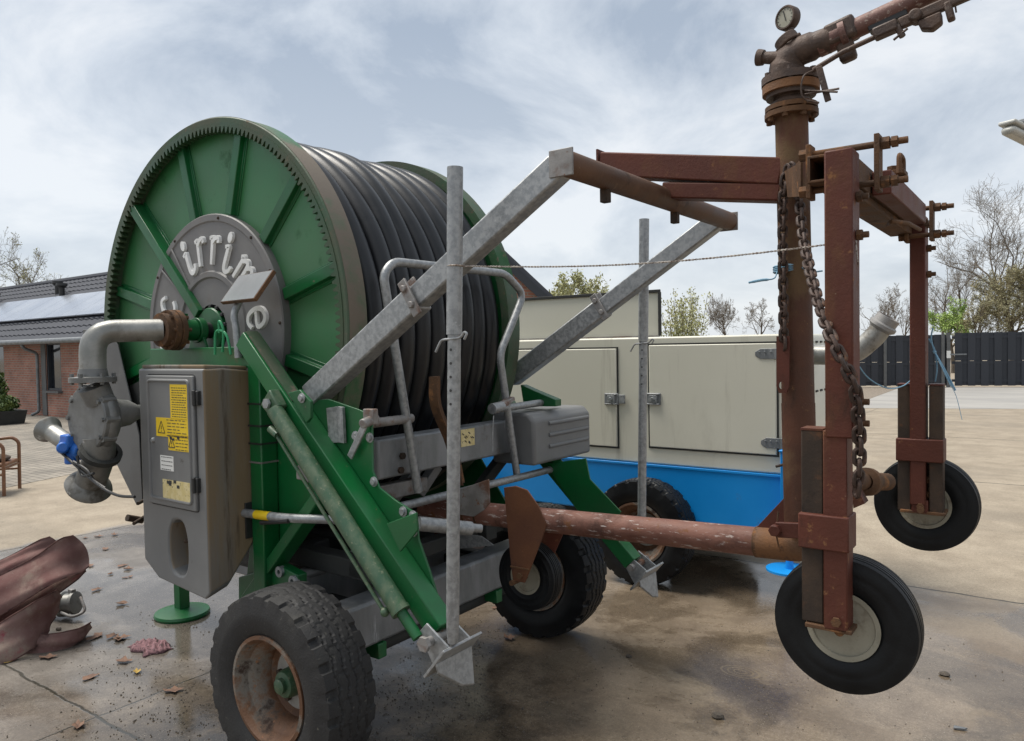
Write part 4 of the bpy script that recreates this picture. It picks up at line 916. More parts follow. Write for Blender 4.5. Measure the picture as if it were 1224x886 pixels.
bmesh.ops.triangle_fill(bm, edges=ed, use_beauty=True, normal=(0, -1, 0)); bm.verts.index_update()
mb.add([v.co.copy() for v in bm.verts], [[v.index for v in f.verts] for f in bm.faces]); bm.free()
shr = lambda f, d: [oc + Vector(((p.x - oc.x) * f, d, (p.z - oc.z) * f)) for p in oval]
mb.loft([oval, shr(.97, .012), shr(.93, .06), shr(.86, .10)], False, True)
cab = part(mb, 'control_cabinet', M['plastic'], ir, bev=.010, ang=32, seg=3)
cab.data.materials.append(M['plastic_rust'])
for f in cab.data.polygons:
    if f.normal.x > .8: f.material_index = 1
mb = MB(); mb.prism([(ca0 + .01, cf + .012, zt1), (ca1 - .01, cf + .012, zt1), (ca1 - .01, cbk - .012, zt1 - .012), (ca0 + .01, cbk - .012, zt1 - .012)], (0, 0, .018)); part(mb, 'top_cover', M['plastic_rust'], cab, bev=.006)
mb = MB(); mb.box((ca1 + .005, cbk - .02, zb1 + .30), (.012, .07, .16)); part(mb, 'side_slot', M['black'], cab, bev=.002)
dL, dR_ = at(179, 520, v=cf).x, at(235, 520, v=cf).x; dT, dB = at(205, 449, v=cf).z, at(210, 606, v=cf).z
mb = MB(); mb.box(((dL + dR_) / 2, cf - .003, (dT + dB) / 2), (dR_ - dL, .018, dT - dB)); dr = part(mb, 'cabinet_door', M['plastic'], cab, bev=.005)
def rect_bead(mb, x0, x1, z0, z1, v, r):
    P = fillet([Vector((x0, v, (z0 + z1) / 2)), Vector((x0, v, z1)), Vector((x1, v, z1)), Vector((x1, v, z0)), Vector((x0, v, z0)), Vector((x0, v, (z0 + z1) / 2 - .002))], .02, 4); mb.tube(P, r, 8)
mb = MB(); rect_bead(mb, dL + .022, dR_ - .03, dB + .030, dT - .022, cf - .012, .0075); part(mb, 'door_bead', M['plastic'], dr)
mb = MB(); rect_bead(mb, dL - .004, dR_ + .004, dB - .004, dT + .004, cf + .002, .004); part(mb, 'door_seal', M['black'], dr)
for y in (476, 580):
    p = at(235, y, v=cf - .006); mb = MB(); mb.box(p, (.045, .022, .062)); mb.tube([p + Vector((0, -.012, -.034)), p + Vector((0, -.012, .034))], .008, 10)
    part(mb, 'hinge', M['black'], dr, bev=.003)
p = at(184, 526, v=cf - .010); mb = MB(); mb.lathe([(0, -.012), (.009, -.012), (.013, -.004), (.013, .01)], p, (0, 1, 0), 16); part(mb, 'door_lock', M['galv'], dr)
# stickers on the door
def sticker(x0, y0, x1, y1, mt, name, lines=(), tri=None, rows=0, lt=0, torn=False):
    a, b = at(x0, y1, v=cf - .0135), at(x1, y0, v=cf - .0135); a.z, b.z = min(a.z, b.z), max(a.z, b.z)
    mb = MB(); mb.box(((a.x + b.x) / 2, cf - .0128, (a.z + b.z) / 2), (b.x - a.x, .0016, b.z - a.z)); st = part(mb, name, M[mt], dr, smooth=False)
    W_, H_ = b.x - a.x, b.z - a.z; ink = MB(); rn_ = random.Random(int(x0 * 7 + y0)); x_0 = .34 if tri else .08
    for r in range(rows):
        z = b.z - H_ * (.10 + .82 * r / max(rows - 1, 1)); x = x_0 + (.02 if r % 5 else .0); end = rn_.uniform(.70, .95) if r % 4 == 3 else .94
        while x < end:
            l = rn_.uniform(.06, .16); l = min(l, end - x); ink.box((a.x + W_ * (x + l / 2), cf - .0139, z), (W_ * l, .0008, min(.0032, H_ * .30 / rows))); x += l + .035
    if tri:
        cx_, cz_, s = a.x + W_ * .17, (a.z + b.z) / 2 - H_ * .04, H_ * .36
        T = [Vector((cx_, cf - .0142, cz_ + s)), Vector((cx_ + s * .95, cf - .0142, cz_ - s * .75)), Vector((cx_ - s * .95, cf - .0142, cz_ - s * .75))]
        for i in range(3): ink.bar(T[i], T[(i + 1) % 3], .0035, .0010, (0, 1, 0))
        ink.box((cx_, cf - .0142, cz_ + s * .05), (.0034, .001, s * .55)); ink.box((cx_, cf - .0142, cz_ - s * .5), (.0034, .001, s * .16))
    if torn: 
        for i in range(5): ink.box((a.x + W_ * rn_.uniform(.1, .6), cf - .0141, b.z - H_ * rn_.uniform(.04, .3)), (W_ * .09, .001, H_ * .16))
    if ink.v: part(ink, 'sticker_print', M['ink'], dr, smooth=False)
sticker(204, 460, 223, 501, 'yellow', 'warning_sticker', rows=13)
sticker(187, 501.6, 224.5, 521, 'yellow', 'warning_sticker', rows=6, tri=True)
sticker(201.5, 521.6, 225.5, 538, 'yellow', 'warning_sticker', rows=5, tri=True, torn=True)
sticker(192, 546, 207, 561.5, 'label', 'white_sticker', rows=4)
sticker(195, 578, 228, 595, 'yellow_old', 'worn_sticker', torn=True)
p = oc + Vector((.03, .07, .02)); mb = MB(); mb.tube([p + Vector((.03, .03, 0)), p + Vector((-.03, -.04, .004))], .010, 10); mb.tube([p + Vector((-.012, -.01, .022)), p + Vector((-.012, -.01, -.022))], .013, 8); mb.box(p + Vector((.02, .02, 0)), (.02, .04, .05)); part(mb, 'tap', M['dark_tube'], cab, bev=.002)

# --- inlet pipe, turbine, valve
tu = .12; tcn = at(114, 500, v=-.60)
pz = at(180, 398, v=-.38).z; px_ = UC + .02
tv = -.555
mb = MB(); mb.tube([CN + Vector((0, -.065, 0)), CN + Vector((0, -.16, 0))], .040, 18); part(mb, 'rotary_joint', M['black'], ir)
mb = MB(); mb.tube([CN + Vector((0, -.15, 0)), CN + Vector((0, -.235, 0))], .052, 20); mb.bolt(CN + Vector((0, -.20, .05)), (0, 0, 1), .02, .03); part(mb, 'joint_collar', M['green'], ir)
mb = MB(); mb.lathe([(.05, -.235), (.098, -.235), (.098, -.262), (.05, -.262)], CN, (0, 1, 0), 30, closed=True); mb.lathe([(.05, -.266), (.096, -.266), (.096, -.292), (.05, -.292)], CN, (0, 1, 0), 30, closed=True); mb.lathe([(.05, -.292), (.080, -.292), (.080, -.325), (.05, -.325)], CN, (0, 1, 0), 30, closed=True)
for i in range(8): a = i * math.pi / 4; mb.bolt(CN + Vector((math.cos(a) * .083, -.305, math.sin(a) * .083)), (0, 1, 0), .010, .09)
pf = part(mb, 'pipe_flange', M['rust_brown'], ir)
el0 = CN + Vector((0, -.31, 0)); tc_ = at(114, 500, v=tv)
elb = Vector((tc_.x + .055, tv - .03, CN.z - .005)); edn = Vector((elb.x + .0, elb.y, tc_.z + .20))
mb = MB(); mb.tube(fillet([el0, elb + Vector((-.01, .01, .0)), edn], .17, 9), [.052] * 4 + [.054] * 3 + [.056] * 5, 24); part(mb, 'inlet_elbow', M['pipe_galv'], ir)
mb = MB(); mb.lathe([(.05, .0), (.098, .0), (.098, .022), (.064, .026), (.058, .06), (.05, .06)], edn - Vector((0, 0, .03)), (0, 0, 1), 28, closed=True)
for i in range(6): a = i * math.pi / 3; mb.bolt(edn + Vector((math.cos(a) * .084, math.sin(a) * .084, -.04)), (0, 0, 1), .010, .05)
part(mb, 'pipe_flange', M['cast'], ir)
ta = Vector((.10, -1, .02)).normalized()           # turbine axis, face to the camera side
mb = MB(); mb.lathe([(0, -.060), (.09, -.060), (.13, -.045), (.156, -.020), (.160, .0), (.156, .018), (.152, .022), (.152, .040), (.145, .046), (0, .046)], tc_, ta, 48); tb = part(mb, 'turbine_housing', M['cast'], ir, ang=35)
mb = MB(); e1 = ta.cross(Vector((0, 0, 1))).normalized(); e2 = ta.cross(e1)
for i in range(10):
    a = i * 2 * math.pi / 10; p = tc_ + (e1 * math.cos(a) + e2 * math.sin(a)) * .136; mb = MB(); mb.bolt(p + ta * .04, ta, .010, .016); q = tc_ + (e1 * math.cos(a) + e2 * math.sin(a)) * .150; mb.tube([q - ta * .02, q + ta * .042], .015, 8); mb.tube([p + ta * .039, q + ta * .039], .009, 6); part(mb, 'turbine_bolt', M['cast'], tb)
mb = MB(); mb.tube([edn - Vector((0, 0, .05)), Vector((edn.x, edn.y + .03, tc_.z + .08))], [.066, .062], 20); part(mb, 'turbine_neck', M['cast'], tb)
od = (at(106, 582, v=tv) - at(122, 540, v=tv)); od.y = 0; od.normalize(); o0 = at(121, 540, v=tv - .0); o1 = at(106, 582, v=tv)
mb = MB(); mb.tube([tc_ + (o0 - tc_) * .6, o0 + od * .02, o1 - od * .02], .068, 22); mb.lathe([(.066, -.04), (.074, -.035), (.098, -.015), (.104, .0), (.098, .012), (.075, .014), (.062, .014), (.060, -.03)], o1, od, 28, closed=True); part(mb, 'outlet_pipe', M['pipe_old'], ir)
mb = MB(); mb.lathe([(.068, -.012), (.090, -.012), (.090, .012), (.068, .012)], o0 + od * .005, od, 24, closed=True); part(mb, 'outlet_flange', M['dark_frame'], ir)
mb = MB(); sp = Vector((tc_.x + .02, tv + .04, tc_.z + .015)); mb.tube([sp, sp + Vector((.01, .10, 0)), sp + Vector((.015, .14, 0)), sp + Vector((.02, .34, 0))], [.075, .06, .035, .03], 20); part(mb, 'drive_shaft', M['cast'], ir)
va, vb_, vc_ = at(100, 540, v=tv - .02), at(84, 532, v=tv - .04), at(58, 514, v=tv - .06)
mb = MB(); mb.tube([o0 + od * .05, va], .034, 14); mb.tube([vb_, vc_], .042, 18); vd = (vc_ - vb_).normalized(); mb.lathe([(.040, -.05), (.046, -.02), (.062, -.004), (.066, .008), (.060, .018), (.040, .018)], vc_, vd, 24, closed=True); part(mb, 'side_outlet', M['pipe_galv'], ir)
mb = MB(); mv = (va + vb_) / 2 + vd * .01; mb.tube([va, vb_ + vd * .03], .045, 16); mb.box(mv + Vector((0, -.02, .035)), (.075, .07, .06)); mb.tube([mv + Vector((0, -.02, -.02)), mv + Vector((0, -.02, -.075))], .030, 14); mb.tube([mv + Vector((-.02, -.05, .0)), mv + Vector((.03, -.07, .01))], .026, 14); part(mb, 'blue_valve', M['blue_valve'], ir, bev=.008)
for pts in ([(72, 540), (90, 556), (118, 580), (140, 592), (161, 594)], [(88, 552), (104, 562), (112, 574), (126, 584)], [(92, 545), (98, 568), (112, 566)]):
    mb = MB(); mb.tube(spline([at(x, y, v=tv - .09 + .004 * i) for i, (x, y) in enumerate(pts)], 7), .0065, 8); part(mb, 'control_cable', M['black'], ir)
for (x0, y0, x1, y1) in ((160, 626, 172, 618), (152, 619, 170, 622), (165, 602, 176, 596)):
    mb = MB(); mb.tube([at(x0, y0, v=-.30), at(x1, y1, v=-.22)], .009 if y0 != 619 else .018, 10); part(mb, 'spigot', M['dark_tube'], ir)
# small solar panel on its bent post
sv = -.22
mb = MB(); mb.tube(fillet([at(285, 428, v=sv), at(282, 390, v=sv), at(279, 376, v=sv), at(286, 361, v=sv + .03)], .03, 4), [.017] * 4 + [.014] * 9 if False else .016, 12); spst = part(mb, 'solar_post', M['galv'], ir)
S1, S2, S3, S4 = at(285.5, 329.5, v=sv + .10), at(327, 322.5, v=sv + .02), at(311, 357, v=sv - .08), at(263, 361.5, v=sv + .0)
nn = (S2 - S1).cross(S4 - S1).normalized(); nn = nn if nn.y < 0 else -nn
cS = (S1 + S2 + S3 + S4) / 4; S3 = S2 + S4 - S1
mb = MB(); mb.prism([S1, S2, S3, S4], -nn * .018); spn = part(mb, 'solar_frame', M['rust_brown'], ir, bev=.002)
shk = lambda p, f: cS2 + (p - cS2) * f + nn * .0012
cS2 = (S1 + S2 + S3 + S4) / 4
mb = MB(); mb.prism([shk(p, .955) for p in (S1, S2, S3, S4)], -nn * .006); part(mb, 'solar_glass', M['solar'], spn, smooth=False)
mb = MB()
for pts in ([(262, 398), (262, 384), (267, 395), (266, 421)], [(257, 424), (258, 398), (266, 396), (272, 404), (276, 424)]): mb.tube(spline([at(x, y, v=-.235) for x, y in pts], 6), .006, 8)
part(mb, 'hydraulic_hose', mat('thin_green_hose', (.02, .25, .10), None, 8, (.35, .45)), ir)

# --- stabiliser legs, hydraulic rams and spade feet
def stabiliser(sv, sgn, ppx, main):
    """sgn -1: camera side.  ppx = image points of beam top / bottom measured on the near leg"""
    A_, B_ = ppx
    d = (B_ - A_).normalized(); nb = Vector((d.z, 0, -d.x)); nb = nb if nb.x > 0 else -nb
    mb = MB(); mb.bar(A_, B_, .085, .078, nb); bm_ = part(mb, 'stabiliser_beam', M['green'], ir, bev=.004)
    mb = MB(); mb.bar(A_ + nb * .042 + Vector((0, 0, 0)), A_ + d * .42 + nb * .042, .060, .006, nb); part(mb, 'beam_cover', M['green_old'], bm_)
    # ram on the outside
    o = Vector((0, sgn * .085, 0)); r0 = A_ + d * .385 - nb * .012 + o; r1 = B_ - d * .14 - nb * .036 + o
    mb = MB(); mb.tube([r0 + d * .03, r1], .034, 22); mb.tube([r1 - d * .004, r1 + d * .012], .037, 22); cy = part(mb, 'hydraulic_ram', M['green_cyl'], ir)
    mb = MB(); mb.prism([r0 - nb * .045 - d * .045 + o * .1, r0 + nb * .045 - d * .045 + o * .1, r0 + nb * .035 + d * .04 + o * .1, r0 - nb * .035 + d * .04 + o * .1], (0, -sgn * .05, 0)); part(mb, 'ram_lug', M['green_cyl'], cy, bev=.006)
    mb = MB(); mb.bolt(r0 + Vector((0, sgn * .012, 0)) - d * .01, (0, sgn, 0), .021, .012); part(mb, 'ram_pin', M['galv'], cy)
    mb = MB(); mb.tube([r1, r1 + d * .12], .020, 16); part(mb, 'ram_rod', M['green'], cy)
    mb = MB(); mb.tube([r0 + d * .10 - nb * .050 + o * .2, r1 - d * .035 - nb * .052 + o * .2], .0075, 8); mb.ball(r1 - d * .03 - nb * .05 + o * .2, .018, 10); mb.tube([r0 + d * .075 - nb * .06 + o * .2, r0 + d * .125 - nb * .045 + o * .2], .016, 10); part(mb, 'ram_pipe', M['green_cyl'], cy)
    f = B_ + d * .03 + Vector((0, sgn * .02, 0))
    # foot: two lugs, bent sole and pentagon blade
    vX = Vector((0, 1, 0))
    for s in (-.055, .055):
        mb = MB(); c = f + vX * s; mb.prism([c - d * .065 - nb * .03, c - d * .065 + nb * .025, c + d * .06 + nb * .05, c + d * .06 - nb * .06], (0, .008, 0)); part(mb, 'foot_lug', M['galv'], ir, bev=.002)
    mb = MB(); mb.tube([f - vX * .085 - d * .01, f + vX * .085 - d * .01], .017, 12); mb.bolt(f + vX * sgn * .085 - d * .01, (0, sgn, 0), .027, .016); part(mb, 'foot_pin', M['galv_rust'], ir)
    g = f + d * .062; t1 = (nb * .95 + Vector((0, 0, .25))).normalized()
    t1 = (t1 - d * t1.dot(d) * .6).normalized()
    mb = MB(); mb.prism([g - vX * .110 - t1 * .070, g + vX * .095 - t1 * .070, g + vX * .095 + t1 * .075, g - vX * .110 + t1 * .075], d * .010); ft = part(mb, 'spade_foot', M['galv'], ir, bev=.002)
    bd_ = (d * .25 + Vector((0, 0, -1))).normalized(); h = g + d * .010
    mb = MB(); mb.prism([h - vX * .106, h + vX * .085, h + vX * .072 + bd_ * .130, h + vX * .012 + bd_ * .112, h - vX * .100 + bd_ * .030], t1 * .010); part(mb, 'spade_blade', M['galv'], ft, bev=.002)
    return f, d, nb
LV, LV2 = -.25, 1.32
A1, B1 = at(296, 405, v=LV), at(529, 752, v=LV)
f1, d1_, nb1 = stabiliser(LV, -1, (A1, B1), True)
B2 = at(757, 672, v=LV2); A2 = B2 - d1_ * (B1 - A1).length
A2 = Vector((A2.x, LV2, A2.z))
f2, d2_, nb2 = stabiliser(LV2, 1, (A2, B2), False)
mb = MB(); mb.prism(px([(345, 469), (358, 467), (371, 479), (392, 477), (427, 489), (444, 496), (445, 563), (453, 583), (472, 598), (497, 614), (500, 645), (513, 682), (530, 738), (516, 742), (395, 560)], LV + .045), (0, .010, 0)); gp = part(mb, 'gusset_plate', M['green'], ir, bev=.002)
mb = MB(); mb.prism(px([(344, 470), (358, 466), (371, 480), (371, 500), (366, 506)], LV - .05), (0, .016, 0)); part(mb, 'pivot_bracket', M['green'], gp, bev=.003)
mb = MB(); mb.prism(px([(462, 626), (497, 613), (499, 634), (478, 660)], LV - .047), (0, .010, 0)); part(mb, 'stiffener', M['green'], gp, bev=.002)
for q in ((361, 476, -.052), (420, 522, .02), (437, 524, .02), (442, 577, .02), (489, 618, .02), (489, 637, .02), (477, 613, .02)):
    c = at(q[0], q[1], v=LV + q[2]); c.y = LV + (q[2] if q[2] < 0 else .043); mb = MB(); mb.lathe([(0, -.012), (.012, -.012), (.013, -.004), (.020, -.003), (.020, 0)], c, (0, 1, 0), 12); part(mb, 'plate_bolt', M['galv'], gp)
mb = MB(); mb.prism(px([(390, 488), (403, 486), (405, 529), (393, 530)], LV + .032), (0, .006, 0)); mb.prism(px([(403, 486), (409, 487), (411, 530), (405, 529)], LV + .024), (0, .014, 0)); mb.prism(px([(405.5, 495), (408, 495), (409, 524), (406.5, 524)], LV + .0232), (0, .0008, 0)); part(mb, 'slotted_angle', M['galv'], gp, bev=.002)
lvA, lvB = at(436, 508, v=LV + .02), at(418, 547, v=LV + .02)
mb = MB(); mb.bar(lvA, lvB, .008, .030, (lvB - lvA).cross(Vector((0, 1, 0)))); part(mb, 'latch_lever', M['galv'], gp, bev=.003)
mb = MB(); mb.tube([at(433, 507, v=LV - .02), at(450, 500, v=LV + .06)], .019, 14); mb.box(at(443, 498, v=LV + .035), (.055, .03, .06)); part(mb, 'lever_hub', M['galv_rust'], gp, bev=.004)
# far leg gusset plate
mb = MB(); mb.prism(px([(651, 553), (664, 553), (700, 548), (705, 573), (742, 612), (735, 624), (700, 625)], LV2 - .06), (0, .010, 0)); part(mb, 'gusset_plate', M['green'], ir, bev=.002)
mb = MB(); mb.prism(px([(622, 460), (640, 468), (664, 478), (664, 486), (626, 486)], LV2 - .10), (0, .06, 0)); part(mb, 'bearing_bracket', M['green'], ir, bev=.003)

# --- telescopic poles standing on the spade feet
def pole(top, bot, sgn, jt):
    d = (bot - top).normalized(); J = top + d * (bot - top).length * jt
    mb = MB(); mb.lathe([(.020, 0), (.0265, 0), (.0265, -(J - top).length), (.020, -(J - top).length)], top, -d, 20, closed=True); po = part(mb, 'telescopic_pole', M['galv'], ir)
    mb = MB(); mb.tube([J + d * .001, bot - d * .10, bot - d * .04, bot], [.0225, .0225, .021, .017], 18); lo_ = part(mb, 'pole_inner', M['galv'], po)
    mb = MB()
    for k in range(5):
        c = J + d * (.05 + .045 * k); mb.tube([c + Vector((.004, -.0228, 0)), c + Vector((.004, -.019, 0))], .0048, 10)
    part(mb, 'pole_hole', M['ink'], po)
    c = J + d * .012; mb = MB(); mb.tube(fillet([c + Vector((-.065, -.02, -.045)), c + Vector((-.04, -.02, -.005)), c + Vector((.045, -.02, 0)), c + Vector((.06, -.02, .02)), c + Vector((.072, -.02, .015)), c + Vector((.06, -.02, -.005))], .012, 3), .0042, 8); part(mb, 'locking_pin', M['galv'], po)
    return po
PV, PV2 = LV - .075, LV2 + .09
pt1, pb1 = at(544, 200, v=PV), at(541, 768, v=PV); pole(pt1, pb1, -1, .345)
pt2, pb2 = at(770, 262, v=PV2), at(767, 640, v=PV2); pole(pt2, pb2, 1, .38)

# --- lifting frame: two arms and the rusty cross tube
AV, AV2 = V0 - .085, V1 + .085
def arm(base, tip, name='lifting_arm'):
    d = (tip - base).normalized(); nb = Vector((-d.z, 0, d.x)); k = base + d * (tip - base).length * .50
    mb = MB(); mb.bar(base, k, .080, .100, nb); a = part(mb, name, M['galv'], ir, bev=.008)
    mb = MB(); mb.bar(k - d * .06, tip, .066, .088, nb); part(mb, 'arm_extension', M['galv'], a, bev=.008)
    mb = MB(); mb.prism([k - d * .05 + nb * .052, k + d * .012 + nb * .052, k + d * .012 + nb * .085, k - d * .03 + nb * .085], (0, .01, 0)); mb.bar(k - d * .03 - Vector((0, .047, 0)), k + d * .01 - Vector((0, .047, 0)), .012, .15, nb); mb.bolt(k - d * .01 + nb * .04 - Vector((0, .05, 0)), (0, -1, 0), .014, .014); mb.bolt(k - d * .01 - nb * .03 - Vector((0, .05, 0)), (0, -1, 0), .014, .014); part(mb, 'arm_clamp', M['galv_rust'], a, bev=.003)
    return a
a1b, a1t = at(374, 474, v=AV), at(670, 199, v=AV)
a2b, a2t = at(612, 452, v=AV2), at(858, 263, v=AV2)
arm(a1b, a1t); arm(a2b, a2t)
ct0, ct1 = at(676, 199, v=AV - .035), at(868, 261, v=AV2 + .05)
ct1.x = ct0.x = (ct0.x + ct1.x) / 2; ct1.z = ct0.z = (ct0.z + ct1.z) / 2
mb = MB(); mb.tube([ct0, ct1], .042, 24); ctb = part(mb, 'cross_tube', mat('brown_rusty_tube', (.085, .046, .029), (.135, .075, .047), 6, (.5, .75), bump=.15, bscale=90, spec=.25, spots=[((.05, .032, .025), 5, .55, .7), ((.20, .13, .09), 26, .6, .7)]), ir)
for c in (ct0, ct1):
    mb = MB(); mb.box(c + Vector((-.002, 0, -.002)), (.088, .008, .086)); part(mb, 'end_plate', M['galv_rust'], ctb, bev=.002)
for q in (725, 800):
    t = (q - 672) / 196; c = ct0.lerp(ct1, t ** 1.25); mb = MB(); mb.box(c + Vector((-.005, 0, -.055)), (.030, .030, .06)); part(mb, 'tube_lug', M['dark_tube'], ctb, bev=.003)

# --- front hose guide
GU = 1.235
gt = lambda x, y: at(x, y, u=GU)
mb = MB(); mb.tube(fillet([gt(500, 588), gt(458, 328), gt(470, 313), gt(538, 320), gt(604, 327), gt(626, 352), gt(597, 424), gt(618, 568)], .06, 6), .0195, 16); part(mb, 'hose_guide_hoop', M['galv'], ir)
mb = MB(); mb.tube([gt(478, 606), at(672, 558, u=GU + .03)], .019, 14); part(mb, 'guide_bar', M['galv'], ir)
mb = MB(); mb.tube([gt(446, 506), gt(492, 500)], .020, 14); part(mb, 'roller_bar', M['galv_rust'], ir)
mb = MB(); mb.tube([gt(588, 490), at(664, 479, u=GU + .0)], .019, 14); mb.tube([at(588, 489, u=GU + .03), at(600, 486, u=GU + .03)], .027, 14); part(mb, 'roller_bar', M['galv'], ir)
mb = MB(); mb.bar(at(590, 492, u=GU + .025), at(611, 476, u=GU + .025), .02, .05, (1, 0, 0)); part(mb, 'guide_clamp', M['galv_rust'], ir, bev=.004)
mb = MB(); mb.tube(spline([at(590, 497, u=GU + .05), at(589, 515, u=GU + .05), at(589, 540, u=GU + .05)], 4), .0028, 6); part(mb, 'wire_end', M['galv'], ir)
# main galvanised front beam
BU = 1.17
b0, b1 = at(452, 548, u=BU), at(660, 515, u=BU); zc_ = (b0.z + b1.z) / 2
mb = MB(); mb.box((BU - .05, (b0.y + b1.y) / 2, zc_), (.10, b1.y - b0.y, .175)); fb = part(mb, 'front_beam', M['galv_old'], ir, bev=.010)
p = at(559, 523, u=BU); mb = MB(); mb.box((BU + .0012, p.y, p.z), (.002, .105, .085)); part(mb, 'beam_sticker', M['yellow_old'], fb, smooth=False)
rn_ = random.Random(3); mb = MB()
for i in range(9): mb.bar(p + Vector((.0030, rn_.uniform(-.04, .03), rn_.uniform(-.03, .03))), p + Vector((.0030, rn_.uniform(-.04, .03), rn_.uniform(-.03, .03))) * 1.0 + Vector((0, .004, .002)), .002, .006, (1, 0, 0)) if False else mb.box((BU + .0030, p.y + rn_.uniform(-.04, .04), p.z + rn_.uniform(-.032, .03)), (.0015, .016, .005), Matrix.Rotation(R_(-35), 3, 'X'))
part(mb, 'sticker_print', M['ink'], fb, smooth=False)
for q in ((480, 545), (478, 562)):
    c = at(*q, u=BU); mb = MB(); mb.bolt((BU, c.y, c.z), (1, 0, 0), .016, .014); part(mb, 'beam_bolt', M['dark_tube'], fb)
# plastic gearbox cover at its right end
c0, c1 = at(617, 520, u=BU + .08), at(692, 520, u=BU + .08)
cvx = MB(); y0, y1 = c0.y + .05, c1.y; zA, zB = at(655, 490, u=BU + .1).z, at(655, 550, u=BU + .1).z
cvx.prism([(BU - .12, y0, zB), (BU + .16, y0, zB), (BU + .16, y0, zA - .04), (BU + .12, y0, zA), (BU - .12, y0, zA)], (0, y1 - y0, 0)); cv = part(cvx, 'gearbox_cover', M['plastic'], ir, bev=.018, seg=3)
for k in range(3):
    mb = MB(); z = zA - .065 - k * .062; mb.tube([(BU + .158, y0 + .14 + .0, z), (BU + .158, y1 - .03, z)], .012, 10); part(mb, 'cover_rib', M['plastic'], cv)
# bent rusty strip in front of the hose
mb = MB(); SU = GU + .10
strip = [(520, 450), (522, 486), (540, 532), (550, 578)]
for i in range(3): mb.bar(at(*strip[i], u=SU), at(*strip[i + 1], u=SU), .008, .055, (1, 0, 0)) if False else None
pts = spline([at(x, y, u=SU) for x, y in strip], 5)
mb.loft([[p + Vector((-.004, -.03, 0)), p + Vector((.004, -.03, 0)), p + Vector((.004, .03, 0)), p + Vector((-.004, .03, 0))] for p in pts]); mb.loft([[p + Vector((-.004, -.030, 0)), p + Vector((.045, -.030, 0)), p + Vector((.045, -.036, 0)), p + Vector((-.004, -.036, 0))] for p in pts]); part(mb, 'bent_strip', M['rust_brown'], ir)
# saddle that carries the cart tube
SV = .56
mb = MB(); mb.prism(px([(541, 588), (584, 573), (585, 602), (578, 610), (566, 618), (541, 614)], SV - .12), (0, .008, 0)); part(mb, 'saddle_plate', M['galv_rust'], ir, bev=.002)
mb = MB(); mb.prism(px([(505, 598), (541, 590), (541, 640), (520, 640)], SV + .10), (0, .008, 0)); part(mb, 'saddle_plate', M['rust_brown'], ir, bev=.002)
mb = MB(); mb.bar(at(440, 592, v=.02), at(505, 578, v=.45), .06, .07); part(mb, 'saddle_arm', M['galv_rust'], ir, bev=.005)
# galvanised pipes low down
dp = spline([at(290, 613, v=-.245), at(340, 619, v=-.238), at(390, 621, v=-.17), at(490, 625, v=.02), at(575, 632, v=.30)], 12)
mb = MB(); mb.tube(dp, .019, 16); lp = part(mb, 'drain_pipe', M['galv'], ir)
mb = MB(); mb.tube([at(500, 626, v=.03), at(563, 632, v=.25)], .030, 18); part(mb, 'pipe_sleeve', M['galv'], lp)
mb = MB(); mb.tube(dp[4:9], .0198, 16); part(mb, 'pipe_sticker', M['yellow'], lp)
mb = MB(); mb.tube([at(312, 625, v=-.25), at(345, 623, v=-.25)], .010, 8); part(mb, 'pipe_hook', M['black'], lp)
mb = MB(); mb.tube([at(352, 690, v=-.05), at(420, 668, v=.18)], .028, 16); part(mb, 'tie_tube', M['galv_old'], ir)
mb = MB(); mb.bar(at(414, 680, v=.10), at(455, 628, v=.12), .05, .07, (0, 1, 0)); part(mb, 'channel_strut', M['galv_rust'], ir, bev=.004)
for a_, b_ in (((500, 556), (462, 606)), ((522, 556), (500, 590))):
    mb = MB(); mb.bar(at(*a_, u=1.0), at(*b_, u=.95), .05, .05, (1, 0, 0)); part(mb, 'channel_strut', M['galv_old'], ir, bev=.004)
mb = MB(); mb.bar(at(602, 545, u=1.05), at(552, 612, u=1.0), .06, .05, (1, 0, 0)); part(mb, 'dark_strut', M['dark_frame'], ir, bev=.004)
mb = MB(); mb.tube(spline([at(365, 565, v=-.16), at(378, 580, v=-.17), at(372, 612, v=-.17), at(338, 656, v=-.18), at(328, 666, v=-.18)], 6), .008, 8); part(mb, 'hydraulic_hose', M['black'], ir)
mb = MB(); mb.box(at(363, 566, v=-.20), (.05, .04, .05)); mb.tube([at(358, 556, v=-.22), at(370, 576, v=-.2)], .018, 10); part(mb, 'hose_fitting', M['galv_rust'], ir, bev=.004)
mb = MB(); mb.prism(px([(770 - 240, 636), (575, 641), (590, 652), (548, 656)], .62), (0, .006, 0)); part(mb, 'galvanised_guard', M['galv'], ir)
mb = MB(); mb.box((.75, .535, .72), (.30, .95, .012)); part(mb, 'belly_plate', M['dark_frame'], ir)
# ================================================================== SPRINKLER GUN CART (hangs on the lifting frame)
SC = .575
ct = root('sprinkler_cart', 'rusty red three wheeled sprinkler gun cart hanging from the lifting frame of the reel', 'gun cart', (2.3, SC, .55))
mt, mbm = at(946, 140, v=SC), at(958, 652, v=SC)
md = (mt - mbm).normalized()
